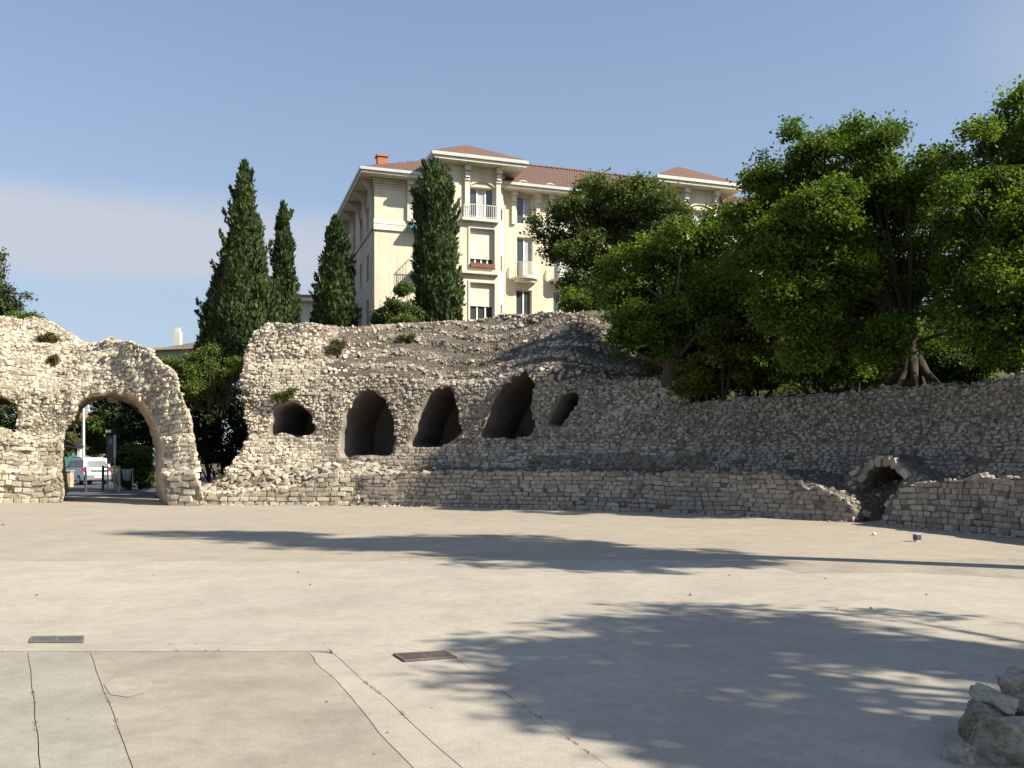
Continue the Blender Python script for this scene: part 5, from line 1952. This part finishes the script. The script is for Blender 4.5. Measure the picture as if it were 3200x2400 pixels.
# --- projecting bays
def bay(x0, x1, proj, z_eave, roof_rise, detail=True):
    ch = 0.95
    f0, f1 = x0 + ch * .35, x1 - ch
    w0, w1 = f0 + (f1 - f0) * .43, f0 + (f1 - f0) * .93
    Yb = 58.0 - 1.33 + .319 * (x0 + x1) / 2
    Z = lambda py: CZ + (HY - py) / F * 58.7 - BO.z
    ops = [(w0, w1, Z(678), Z(583)), (w0, w1, Z(835), Z(712)), (w0, w1, Z(1000), Z(882))]
    y = -proj
    m = wall_with_openings(f0, f1, -1.5, z_eave, y, ops, 0.4, 'bay', M['cream'], bld, m=MB())
    m.poly([(x0, 0, -1.5), (f0, y, -1.5), (f0, y, z_eave), (x0, 0, z_eave)], [(0, 1, 2, 3)])
    # chamfer with slim windows
    def cf(t, z, off=0.0):
        d = Vector((x1 - f1, proj)).normalized()
        nx, ny = d.y, -d.x
        return (f1 + (x1 - f1) * t + nx * off, y + proj * t + ny * off, z)
    m.poly([cf(0, -1.5), cf(1, -1.5), cf(1, z_eave), cf(0, z_eave)], [(0, 1, 2, 3)])
    bo = m.build('bay', M['cream'], bld)
    for (za, zb_) in ((Z(675), Z(590)), (Z(838), Z(722)), (Z(985), Z(888))):
        t0, t1 = .22, .62
        m = MB()
        m.poly([cf(t0, za, .03), cf(t1, za, .03), cf(t1, zb_, .03), cf(t0, zb_, .03)], [(0, 1, 2, 3)])
        wf = m.build('slim_window', M['metal_w'], bo)
        zc = za + (zb_ - za) * .45
        MB().poly([cf(t0 + .08, za + .08, .045), cf(t1 - .08, za + .08, .045), cf(t1 - .08, zc, .045), cf(t0 + .08, zc, .045)], [(0, 1, 2, 3)]).build('pane', M['glass'], wf)
    window(bld, *ops[0], y, 3, 1, blue=True, back=.32)
    window(bld, *ops[1], y, 4, 1, shut=.74, back=.32)
    window(bld, *ops[2], y, 3, 2, shut=.60, back=.32)
    # segmental arch hood and columns on the top floor
    m = MB()
    n = 12
    outl = [(w0 + (w1 - w0) * k / n, ops[0][3] + .06 + .30 * math.sin(math.pi * k / n)) for k in range(n + 1)]
    inn = [(p[0], p[1] + .13) for p in outl][::-1]
    m.prism(outl + inn, 1, y - .10, y - .002)
    m.build('arch_hood', M['cream'], bo)
    for xx in (w0 - .38, w1 + .08):
        m = MB()
        m.box(xx, xx + .3, y - .18, y - .002, ops[0][2] - .05, z_eave - 1.0).box(xx - .03, xx + .33, y - .26, y - .002, z_eave - .99, z_eave - .87)
        m.box(xx, xx + .3, y - .34, y - .002, z_eave - .83, z_eave - .45).box(xx - .03, xx + .33, y - .5, y - .002, z_eave - .40, z_eave - .01)
        m.build('pilaster', M['trim'], bo)
    # balcony floors
    m = MB().box(w0 - .6, f1 + .02, y - .35, y - .002, ops[0][2] - .30, ops[0][2] - .12)
    b1_ = m.build('balcony', M['trim'], bo)
    railing(b1_, w0 - .45, f1 - .15, y - .32, y - .05, ops[0][2] - .12, .9)
    m = MB().box(w0 - .6, f1 + .02, y - .28, y - .002, ops[1][2] - .45, ops[1][2] - .28)
    b2_ = m.build('ledge', M['trim'], bo)
    MB().box(w0 + .02, w1 - .02, y - .2, y + .12, ops[1][2] - .0, ops[1][2] + .26).build('planter_box', M['planter'], bo)
    # surround of the shuttered windows
    for o_ in ops[1:]:
        m = MB()
        m.box(o_[0] - .12, o_[0] - .003, y - .06, y - .002, o_[2], o_[3] + .12).box(o_[1] + .003, o_[1] + .12, y - .06, y - .002, o_[2], o_[3] + .12).box(o_[0] - .003, o_[1] + .003, y - .06, y - .002, o_[3] + .003, o_[3] + .12)
        m.build('window_surround', M['trim'], bo)
    e = MB().box(x0 - .9, x1 + .75, y - .95, 3.0, z_eave, z_eave + .2).build('eave', M['trim'], bo)
    MB().box(x0 - 1.0, x1 + .85, y - 1.07, 3.1, z_eave + .203, z_eave + .42).build('gutter', M['zinc'], bo)
    m = MB()
    a, b, c, d = x0 - 1.0, x1 + .85, y - 1.07, 4.2
    ax0, ax1, ay0 = (a + b) / 2 - .2, (a + b) / 2 + .2, (c + d) / 2
    zz = z_eave + .43
    m.poly([(a, c, zz), (b, c, zz), (b, d, zz), (a, d, zz), (ax0, ay0, zz + roof_rise), (ax1, ay0, zz + roof_rise)], [(0, 1, 5, 4), (1, 2, 5), (2, 3, 4, 5), (3, 0, 4)])
    m.build('roof', M['tile'], bo)
    # walls of the raised storey behind
    MB().poly([(x0, 0, EAVE), (x0, 3.0, EAVE), (x0, 3.0, z_eave), (x0, 0, z_eave)], [(0, 1, 2, 3)]).poly([(x1, 0, EAVE - .5), (x1, 3.0, EAVE - .5), (x1, 3.0, z_eave), (x1, 0, z_eave)], [(0, 1, 2, 3)]).build('cheek_wall', M['cream'], bo)


bay(4.3, 9.0, 1.35, lz(520, 58.7), 1.75)
bay(20.4, 25.6, 1.35, lz(520, 58.7) + .1, 1.9)
# roof-light scroll ornaments on the right slope
for xx in (9.6, 11.6):
    pts = [(xx + .9 * t, -.5 + .1 * t, EAVE + .42 + .28 * math.sin(t * 2.4)) for t in np.linspace(0, 1, 8)]
    MB().tube(pts, .04, 6).build('roof_scroll', M['trim'], bld)
MB().tube([(8.95, -.12, -1.0), (8.95, -.12, EAVE - .3)], .06, 8).build('downpipe', M['zinc'], bld)

# ------------------------------------------------------------------ neighbouring houses
def small_house(label, px0, px1, top, bot, Y, depth, wall, roofm, flat, name='house'):
    a, b = at(px0, top, Y), at(px1, top, Y)
    h0 = at(px0, bot, Y).z
    root = empty(name, ((a.x + b.x) / 2, Y, h0), 0, label, 'house')
    w, H = (b.x - a.x) / 2, a.z - h0
    return root, w, H


hr, w, H = small_house('low white flat-roofed house seen between the cypresses', 905, 1000, 945, 1090, 62, 6, M['trim'], M['tile'], True)
wall_with_openings(-w, w, 0, H, 0, [(-.35, .35, .6, H - .65)], .2, 'wall', M['trim'], hr)
MB().poly([(-w, 0, 0), (-w, 6, 0), (-w, 6, H), (-w, 0, H)], [(0, 1, 2, 3)]).poly([(w, 0, 0), (w, 6, 0), (w, 6, H), (w, 0, H)], [(0, 1, 2, 3)]).build('wall', M['trim'], hr)
window(hr, -.35, .35, .6, H - .65, 0, 2, 1, shut=1.0, blind_mat=M['metal_w'], back=.15)
e = MB().box(-w - .5, w + .5, -.7, 6.5, H, H + .25).build('roof_slab', M['trim'], hr)
MB().box(-w - .6, w + .6, -.8, 6.6, H + .253, H + .4).build('tile_edge', M['brick'], hr)

M['roof_grey'] = mat_roof('old_grey_tiles', (0.11, 0.09, 0.07), (0.17, 0.145, 0.115))
hr, w, H = small_house('house with low grey-brown roof and white chimney behind the gateway', 480, 700, 1085, 1250, 75, 9, M['trim'], M['roof_grey'], False)
wall_with_openings(-w, w, 0, H, 0, [(-1.9, -1.0, 1.6, 3.0), (1.0, 1.9, 1.6, 3.0)], .2, 'wall', M['cream_side'], hr)
window(hr, -1.9, -1.0, 1.6, 3.0, 0, 2)
window(hr, 1.0, 1.9, 1.6, 3.0, 0, 2)
m = MB()
rz = lz(1046, 75) + BO.z - hr.location.z
m.poly([(-w - .3, -.6, H - .35), (w + .6, -.6, H - .05), (w + .6, 9, H - .05), (-w - .3, 9, H - .35), (w * -.1, 4, rz), (w + .6, 4, rz + .2)], [(0, 1, 5, 4), (3, 0, 4), (2, 3, 4, 5), (1, 2, 5)])
rf = m.build('roof', M['roof_grey'], hr)
cx = at(544, 1030, 77).x - hr.location.x
MB().box(cx - .27, cx + .27, 2.6, 3.2, rz - .9, at(544, 1032, 77).z - hr.location.z).box(cx - .17, cx + .17, 2.7, 3.1, at(544, 1032, 77).z - hr.location.z + .003, at(544, 1020, 77).z - hr.location.z).build('chimney', M['trim'], rf)
MB().box(w * .3, w + .6, 1.0, 1.3, rz - .05, rz + .12).build('ridge_tiles', M['brick'], rf)

# red-roofed house beyond the street
hr, w, H = small_house('distant house with a plain red roof beyond the street', 240, 380, 1310, 1440, 92, 8, M['trim'], M['brick'], False)
MB().box(-w, w, 0, 8, 0, H).build('wall', M['cream_side'], hr)
MB().poly([(-w - .4, -.5, H + .003), (w + .4, -.5, H + .003), (w + .4, 8.5, H + .003), (-w - .4, 8.5, H + .003), (-w + .6, 4, H + 1.3), (w - .6, 4, H + 1.3)], [(0, 1, 5, 4), (1, 2, 5), (2, 3, 4, 5), (3, 0, 4)]).build('roof', M['brick'], hr)


# ------------------------------------------------------------------ street seen through the gateway
M['white_paint'] = mat_plain('white_car_paint', (0.75, 0.75, 0.74), 0.25, 0.03, 2.0)
M['black_plastic'] = mat_plain('black_plastic', (0.03, 0.03, 0.032), 0.5, 0.2, 4)
M['grey_bumper'] = mat_plain('grey_bumper', (0.20, 0.19, 0.20), 0.5, 0.2, 4)
M['red_lens'] = mat_plain('red_lens', (0.55, 0.03, 0.03), 0.2, 0.1, 8)
M['rubber'] = mat_plain('tyre_rubber', (0.02, 0.02, 0.02), 0.8, 0.2, 8)
M['alloy'] = mat_plain('wheel_alloy', (0.5, 0.5, 0.5), 0.35, 0.1, 4, metal=0.7)
M['galv'] = mat_plain('galvanised_steel', (0.50, 0.50, 0.50), 0.45, 0.1, 6, metal=0.3)
M['panel_grey'] = mat_plain('grey_panel', (0.07, 0.07, 0.085), 0.5, 0.1, 6)
M['panel_blue'] = mat_plain('blue_label', (0.22, 0.25, 0.38), 0.6, 0.1, 6)
M['tarp'] = mat_plain('green_tarpaulin', (0.02, 0.13, 0.085), 0.8, 0.2, 1.5)
M['sand_box'] = mat_plain('sandstone_pillar', (0.48, 0.39, 0.25), 0.9, 0.2, 4)
M['letter'] = mat_plain('white_letters', (0.75, 0.75, 0.75), 0.6, 0.0, 4)

# white people carrier, seen from behind and its left side
cy = 57.5
cp = at(284, 1513, cy)
car = empty('parked_car', (cp.x + .45, cp.y, 0.0), math.radians(46), 'white people carrier with red tail lights parked outside the gateway', 'car')
CW = 0.88
# side profile (y forward, z up), lofted across the width with tumblehome
prof = [(-0.02, .42), (-.06, .70), (.0, .98), (.06, 1.15), (.28, 1.62), (.42, 1.72), (1.2, 1.79), (2.2, 1.74), (2.75, 1.55), (3.25, 1.12), (3.95, .98), (4.25, .80), (4.3, .45), (4.1, .28), (.25, .28)]
V, n = [], len(prof)
xs = [(-1, 0.0), (-.97, .05), (-.86, .10), (0, .12), (.86, .10), (.97, .05), (1, 0.0)]
for sx, inset in xs:
    for (y, z) in prof:
        tum = 1 - 0.14 * max(0, (z - 1.0) / .75)
        cyy, czz = 2.1, .95
        V.append((sx * CW * tum, y + (cyy - y) * (0.03 - inset * .25 if abs(sx) > .95 else 0.0) * 1.0, z + (czz - z) * (.03 if abs(sx) == 1 else 0)))
Fc = []
for i in range(len(xs) - 1):
    for k in range(n):
        a, b = i * n + k, i * n + (k + 1) % n
        Fc.append((a, b, b + n, a + n))
Fc.append(tuple(range(n))[::-1])
Fc.append(tuple(range((len(xs) - 1) * n, len(xs) * n)))
body = MB().poly(V, Fc).build('body', M['white_paint'], car, bevel=0.02, smooth=False)
# rear window, side windows, lights, bumper, plate
MB().poly([(-.66, .035, 1.12), (.66, .035, 1.12), (.58, .215, 1.56), (-.58, .215, 1.56)], [(0, 1, 2, 3)]).build('rear_window', M['glass'], car)
for s in (-1, 1):
    x1_, x2_ = s * (CW * .985 + .012), s * (CW * .895 + .012)
    for (ya, yb, yc, yd) in ((.30, 1.30, 1.25, .48), (1.38, 2.30, 2.22, 1.36), (2.38, 3.02, 2.62, 2.30)):
        MB().poly([(x1_, ya, 1.12), (x1_, yb, 1.12), (x2_, yc, 1.60), (x2_, yd, 1.60)], [(0, 1, 2, 3)]).build('side_window', M['glass'], car)
    MB().box(s * .86 - .13, s * .86 + .02 * s + .06, -.085, .05, .88, 1.14).build('tail_light', M['red_lens'], car, bevel=.02)
    for yw in (.85, 3.45):
        m = MB()
        m.tube([(s * (CW - .20), yw, .32), (s * (CW + .015), yw, .32)], .32, 18)
        wh = m.build('wheel', M['rubber'], car)
        MB().tube([(s * (CW + .016), yw, .32), (s * (CW + .03), yw, .32)], .20, 14).build('rim', M['alloy'], wh)
    MB().box(s * CW * 1.0 - .02 + s * .02, s * CW + .16 * s, 2.85, 2.98, 1.08, 1.24).build('mirror', M['white_paint'], car, bevel=.02)
MB().box(-.86, .86, -.14, .1, .32, .64).build('bumper', M['grey_bumper'], car, bevel=.03)
MB().box(-.42, .70, -.075, -.03, .84, 1.00).build('trim_bar', M['grey_bumper'], car, bevel=.01)
MB().box(-.27, .27, -.165, -.142, .46, .58).build('number_plate', M['letter'], car)
MB().box(-.80, -.74, .5, 2.3, 1.765, 1.80).box(.74, .80, .5, 2.3, 1.765, 1.80).build('roof_rail', M['black_plastic'], car)

# street lamp with a curved arm
lp = at(262, 1500, 67)
lamp = empty('street_lamp', (lp.x, lp.y, 0), 0, 'white street lamp pole with curved drooping arm behind the gateway', 'lamp')
topz = at(262, 1262, 67).z
MB().tube([(0, 0, 0), (0, 0, 1.2), (0, 0, topz)], [.10, .085, .07], 10).build('pole', M['metal_w'], lamp, smooth=True)
MB().tube([(0, 0, topz - .05), (.14, -.03, topz + .16), (.32, -.05, topz - .05), (.40, -.06, topz - .45)], [.05, .05, .045, .045], 8).build('arm', M['metal_w'], lamp, smooth=True)
MB().tube([(.40, -.06, topz - .44), (.41, -.06, topz - .52), (.42, -.06, topz - .66)], [.05, .10, .07], 10).build('lamp_head', M['metal_w'], lamp, smooth=True)
MB().tube([(0, 0, topz), (0, 0, topz + .18)], [.12, .09], 8).build('cap', M['metal_w'], lamp)

# gate post pair behind the car
gp = at(249, 1500, 65)
t = empty('gate_post', (gp.x, gp.y, 0), 0, 'white painted post beside the street lamp with dark cap', 'post')
MB().box(-.13, .13, -.13, .13, 0, at(249, 1398, 65).z).build('shaft', M['metal_w'], t, bevel=.015)
zt_ = at(249, 1398, 65).z
MB().poly([(-.28, -.28, zt_ + .002), (.28, -.28, zt_ + .002), (.28, .28, zt_ + .002), (-.28, .28, zt_ + .002), (0, 0, zt_ + .4)], [(0, 1, 4), (1, 2, 4), (2, 3, 4), (3, 0, 4), (3, 2, 1, 0)]).build('cap', M['black_plastic'], t)

# green tarpaulin tent behind
tp = at(222, 1470, 70)
t = empty('green_canopy', (tp.x, tp.y, 0), 0.2, 'dark green tarpaulin canopy behind the white car', 'canopy')
zt_ = at(222, 1415, 70).z
MB().poly([(-1.6, -1.3, 1.1), (1.6, -1.3, 1.1), (1.6, 1.3, 1.1), (-1.6, 1.3, 1.1), (.55, 0, zt_), (.75, 0, zt_), (-1.6, -1.3, .6), (1.6, -1.3, .6), (1.6, 1.3, .6), (-1.6, 1.3, .6)],
          [(0, 1, 5, 4), (1, 2, 5), (2, 3, 4, 5), (3, 0, 4), (0, 6, 7, 1), (1, 7, 8, 2), (2, 8, 9, 3), (3, 9, 6, 0)]).build('cover', M['tarp'], t)
for sx in (-1, 1):
    for sy in (-1, 1):
        MB().tube([(sx * 1.55, sy * 1.25, 0), (sx * 1.55, sy * 1.25, 1.1)], .03, 6).build('pole', M['metal_w'], t)

# sandstone pillar left of the car
sp = at(212, 1508, 52)
t = empty('stone_pillar', (sp.x, sp.y, 0), 0, 'squat sandstone pillar left of the white car', 'pillar')
MB().box(-.26, .26, -.2, .2, 0, .92).build('shaft', M['sand_box'], t, bevel=.02)
MB().box(-.31, .31, -.25, .25, .922, 1.0).build('capstone', M['sand_box'], t, bevel=.02)

# information panel
ip = at(346, 1535, 45.5)
t = empty('information_panel', (ip.x, ip.y, 0), -0.25, 'dark grey information panel with blue label and pale edge board', 'sign')
zb, zt_ = at(346, 1440, 45.5).z, at(346, 1362, 45.5).z
MB().box(-.22, .20, -.03, .03, zb - .1, zt_).build('board', M['panel_grey'], t, bevel=.008)
MB().box(-.09, .12, -.036, -.031, zt_ - .42, zt_ - .16).build('label', M['panel_blue'], t)
MB().box(.203, .29, -.05, .05, zb + .15, zt_ + .05).build('edge_board', M['metal_w'], t, bevel=.008)
MB().tube([(.24, 0, 0), (.24, 0, zb + .15)], .035, 8).build('post', M['galv'], t)
MB().tube([(-.2, 0, 0), (-.2, 0, zb - .1)], .03, 8).build('post', M['galv'], t)

# metal gate leaf and posts
def post(px, py_t, py_b, Y, mat, label, w=.05):
    p = at(px, py_b, Y)
    e = empty('bollard', (p.x, p.y, 0), 0, label, 'post')
    h = at(px, py_t, Y).z
    MB().tube([(0, 0, 0), (0, 0, h - .03)], w, 10).build('shaft', mat, e)
    MB().tube([(0, 0, h - .029), (0, 0, h)], [w * 1.25, w * .9], 10).build('cap', mat, e)
    MB().tube([(0, 0, 0.0), (0, 0, .02)], w * 1.8, 10).build('base_plate', mat, e)


post(268, 1458, 1536, 44.5, M['panel_grey'], 'slim dark post in front of the parked car', .055)
gx = [at(x, 1537, 45.0).x for x in (322, 372)]
t = empty('barrier_gate', (gx[0], 45.0, 0), 0, 'grey metal swing gate leaf standing open beside the hedge', 'gate')
Wg, hg = gx[1] - gx[0], at(322, 1456, 45).z
for x in (0, Wg):
    MB().box(x - .05, x + .05, -.05, .05, 0, hg).build('post', M['panel_grey'] if x == 0 else M['galv'], t)
MB().box(.052, Wg - .052, -.02, .02, hg - .12, hg - .06).build('rail', M['galv'], t)
MB().box(.052, Wg - .052, -.02, .02, .10, .16).build('rail', M['galv'], t)
for k in range(1, 6):
    x = Wg * k / 6
    MB().box(x - .012, x + .012, -.012, .012, .16, hg - .12).build('bar', M['galv'], t)
MB().box(-.93, -.05, -.012, .012, .05, .09).build('chain_rail', M['galv'], t)

# wire litter bin on a post
bp_ = at(396, 1532, 47)
t = empty('litter_bin', (bp_.x, bp_.y, 0), 0, 'wire litter bin with a clear bag on a post', 'bin')
m = MB()
for k in range(16):
    a = 2 * math.pi * k / 16
    m.tube([(.16 * math.cos(a), .16 * math.sin(a), .55), (.24 * math.cos(a), .24 * math.sin(a), 1.1)], .008, 4)
m.build('basket', M['galv'], t)
m = MB()
m.tube([(0, 0, 1.09), (0, 0, 1.12)], [.26, .26], 14, cap=False)
m.build('hoop', M['galv'], t)
MB().tube([(0, 0, .5), (0, 0, .8), (.01, 0, 1.08)], [.13, .19, .22], 10).build('bag', M['curtain'], t, smooth=True)
MB().tube([(.29, .05, 0), (.29, .05, 1.2)], .03, 8).build('post', M['galv'], t)
MB().box(.0, .29, .03, .07, 1.02, 1.06).build('bracket', M['galv'], t)

# greenery of the street
rs = np.random.default_rng(77)
hedge_mass('hedge', 'leafy green hedge behind the litter bin', 'hedge', px_lobes([(400, 1500, 38), (440, 1500, 40), (395, 1440, 40), (435, 1440, 45), (470, 1480, 40), (405, 1410, 26), (450, 1415, 26)], 48.5, rs, .4), 16000, 0.13, M['hedge'], 301, gap=0)
hedge_mass('clipped_hedge', 'smooth bright green clipped hedge at the far side of the street', 'hedge', px_lobes([(205, 1385, 30), (225, 1375, 26), (215, 1400, 26), (240, 1395, 20), (195, 1365, 22), (190, 1410, 24)], 72, rs, .4), 9000, 0.18, M['bush'], 302, gap=0, spread=0.15)
broad_tree('street_tree', 'bright round tree behind the street lamp', 'tree', at(262, 1500, 78), at(262, 1420, 78), px_lobes([(225, 1320, 38), (270, 1350, 42), (290, 1390, 36), (250, 1390, 34), (300, 1340, 30), (235, 1290, 26), (210, 1340, 24)], 78, rs, .8), 13000, 0.28, M['bush'], 303, 0.2, 16, gap=0.1)
dk = [((330, 1260, 45), (375, 1280, 50), (340, 1330, 50), (390, 1350, 55), (350, 1410, 50), (320, 1290, 40), (300, 1230, 40)), ((430, 1300, 55), (470, 1350, 60), (430, 1390, 55), (480, 1280, 55), (400, 1240, 45), (460, 1230, 50)), ((180, 1240, 50), (250, 1230, 45), (120, 1280, 60), (140, 1350, 50), (60, 1310, 50), (10, 1280, 50), (30, 1370, 60), (-40, 1350, 60), (90, 1400, 60))]
for k, (L, lab) in enumerate(zip(dk, ('dark evergreen tree above the information panel', 'very dark evergreen tree filling the right of the gateway arch', 'dark evergreen behind the niche of the gateway ruin'))):
    YY = (84, 78, 70)[k]
    broad_tree('evergreen_tree', lab, 'tree', at(L[1][0], 1500, YY), at(L[1][0], 1400, YY), px_lobes(L, YY, rs, 1.0), 13000, 0.26, M['ivy'] if k == 1 else M['cypress'], 310 + k, 0.25, 16, gap=0.0)  # the tree right of the arch gets near-black leaves painted for shade

# lantern hung under the arch
lw = at(354, 1248, 37.5)
t = empty('lantern', lw, 0, 'pale box lantern hanging under the gateway arch', 'lantern')
MB().box(-.17, .17, -.12, .12, -.14, .10).build('housing', M['metal_w'], t, bevel=.02)
MB().box(-.14, .14, -.123, -.121, -.11, -.02).build('glass_pane', M['curtain'], t)
MB().tube([(0, 0, .10), (0, 0, 1.0)], .012, 6).build('rod', M['black_plastic'], t)

# ------------------------------------------------------------------ boulders at the right front
def boulder(c, size, rz, seed, name, label, mat, tilt=0.0):
    r = np.random.default_rng(seed)
    bm = bmesh.new()
    bmesh.ops.create_cube(bm, size=2)
    bmesh.ops.subdivide_edges(bm, edges=bm.edges[:], cuts=(22 if max(size) > .12 else 5), use_grid_fill=True)
    P = np.array([v.co[:] for v in bm.verts])
    ln = np.linalg.norm(P, axis=1, keepdims=True)
    P = P * .62 + P / ln * 1.2 * .38
    # flat chipped facets
    for k in range(16):
        d = unit(r.normal(0, 1, 3))
        h = (P @ d)
        lim = r.uniform(.62, .98)
        P = P - np.maximum(h - lim, 0)[:, None] * d * .95
    P = P + np.stack([fbm(P + seed, 2.2, k, 4) for k in range(3)], 1) * .085
    P = P * (1 + 0.05 * np.abs(vnoise(P + seed, 6.0, 3))[:, None] + 0.035 * np.abs(vnoise(P + seed, 15.0, 5))[:, None] - 0.06 * (1 - np.minimum(np.abs(vnoise(P + seed, 2.4, 8)) * 9, 1))[:, None])
    P = P * np.array(size) / 2
    for v, p in zip(bm.verts, P):
        v.co = p
    me = bpy.data.meshes.new('boulder')
    bm.to_mesh(me)
    bm.free()
    for p in me.polygons:
        p.use_smooth = True
    me.materials.append(mat)
    o = bpy.data.objects.new(name, me)
    COL.objects.link(o)
    o.location = c
    o.rotation_euler = (tilt, tilt * .5, rz)
    tag(o, label, 'boulder')
    return o


def bp(px, py, Y):
    return at(px, py, Y)


boulder(bp(3130, 2345, 4.75), (.46, .42, .40), .3, 1, 'boulder', 'large smooth-faced grey boulder in the broken wall at the front', M['mossy'], .1)
boulder(bp(3075, 2260, 4.95), (.25, .30, .20), .1, 2, 'boulder', 'moss-topped rounded boulder left of the large grey one', M['mossy'], .2)
boulder(bp(3010, 2380, 4.75), (.20, .22, .25), .5, 3, 'boulder', 'dark low boulder at the foot of the front stone pile', M['mossy'], .25)
boulder(bp(3110, 2190, 5.05), (.26, .24, .14), .8, 4, 'boulder', 'sharp flat-topped stone wedged in the front pile', M['mossy'], .2)
boulder(bp(3175, 2150, 5.15), (.24, .24, .15), .2, 5, 'boulder', 'pitted lichen stone near the top of the front pile', M['mossy'], -.15)
boulder(bp(3195, 2115, 5.30), (.22, .2, .14), .6, 6, 'boulder', 'brown sunlit-capped stone on top of the front pile', M['brown'], .1)
boulder(bp(3240, 2220, 5.05), (.36, .34, .26), .9, 7, 'boulder', 'pale squarish stone inside the front pile', M['mossy'], .1)
boulder(bp(3090, 2420, 4.85), (.40, .4, .24), .1, 8, 'boulder', 'buried grey stone under the front pile', M['mossy'], 0)
boulder(bp(3260, 2400, 4.95), (.5, .5, .42), .4, 9, 'boulder', 'broad grey stone at the outer end of the front pile', M['mossy'], 0)

# small floor spotlight and pebbles
lx = gpt(2866, 1692)
t = empty('floor_spotlight', (lx[0], lx[1], 0), .3, 'small grey box spotlight on the floor before the drain arch', 'spotlight')
MB().box(-.05, .05, -.04, .04, 0, .03).build('base', M['galv'], t)
MB().box(-.065, .065, -.055, .055, .031, .135).build('housing', M['panel_grey'], t, bevel=.012)
MB().box(-.075, .075, -.06, .06, .136, .15).build('visor', M['galv'], t)
lx = gpt(2731, 1673)
o = boulder((lx[0], lx[1], .03), (.10, .09, .07), .3, 21, 'pebble', 'small white pebble on the floor near the spotlight', M['letter'])
o['category'] = 'pebble'
PB = [(480, 1797, .03), (932, 1790, .05), (970, 1829, .04), (2158, 1860, .05), (2580, 1810, .04), (2615, 1907, .04), (2722, 1903, .05), (2278, 1799, .04), (115, 1861, .04), (2895, 1860, .04), (1210, 2291, .02), (1022, 2195, .025), (10, 1641, .1)]
for k, (x, y, s) in enumerate(PB):
    g = gpt(x, y)
    o = boulder((g[0], g[1], s * .25), (s * .8, s * .6, s * .35), k * 1.3, 30 + k, 'pebble', 'tiny dark bit of debris lying on the open arena floor', M['joint'])
    o['category'] = 'pebble'
    o['group'] = 'debris on the arena floor'

# weeds rooted in the open joints
rw = np.random.default_rng(91)
WP = []
for ln_, dens in ((line_A, 260), (line_C, 110), (line_D, 110), (line_J, 60), (line_K, 50), (wobble_line(B1, B2, 0.006, 7, 40), 120)):
    a = np.array(ln_)
    sl_ = np.concatenate([[0], np.cumsum(np.linalg.norm(np.diff(a, axis=0), axis=1))])
    t_ = rw.uniform(0, sl_[-1], dens)
    t_ = np.repeat(t_[vnoise(np.stack([t_ * 3, t_ * 0, t_ * 0], 1), 1.0, 5) > 0.0], 7)
    q = np.stack([np.interp(t_, sl_, a[:, 0]), np.interp(t_, sl_, a[:, 1])], 1) + rw.normal(0, .008, (len(t_), 2))
    WP.append(q)
WP = np.vstack(WP)
WP = np.hstack([WP, np.full((len(WP), 1), -0.006)])
mW = len(WP)
alw = unit(np.array([0, 0, 1.0]) + rw.normal(0, .7, (mW, 3)) * np.array([1, 1, .2]))
Vw, Qw, Tw = leaf_quads(WP, unit(np.cross(alw, rw.normal(0, 1, (mW, 3)))), alw, rw.uniform(.008, .026, mW), rw.uniform(.003, .007, mW), rw.uniform(0, 1, mW))
M['weed'] = mat_leaf('dry_weed', (0.10, 0.10, 0.035), (0.16, 0.15, 0.06), (0.26, 0.22, 0.11), 0.3)
wd = add_np('joint_weeds', Vw, Qw, M['weed'], None, tint=Tw, kind='stuff')
tag(wd, 'tiny dry weeds growing in the cracks of the concrete floor', 'weeds')
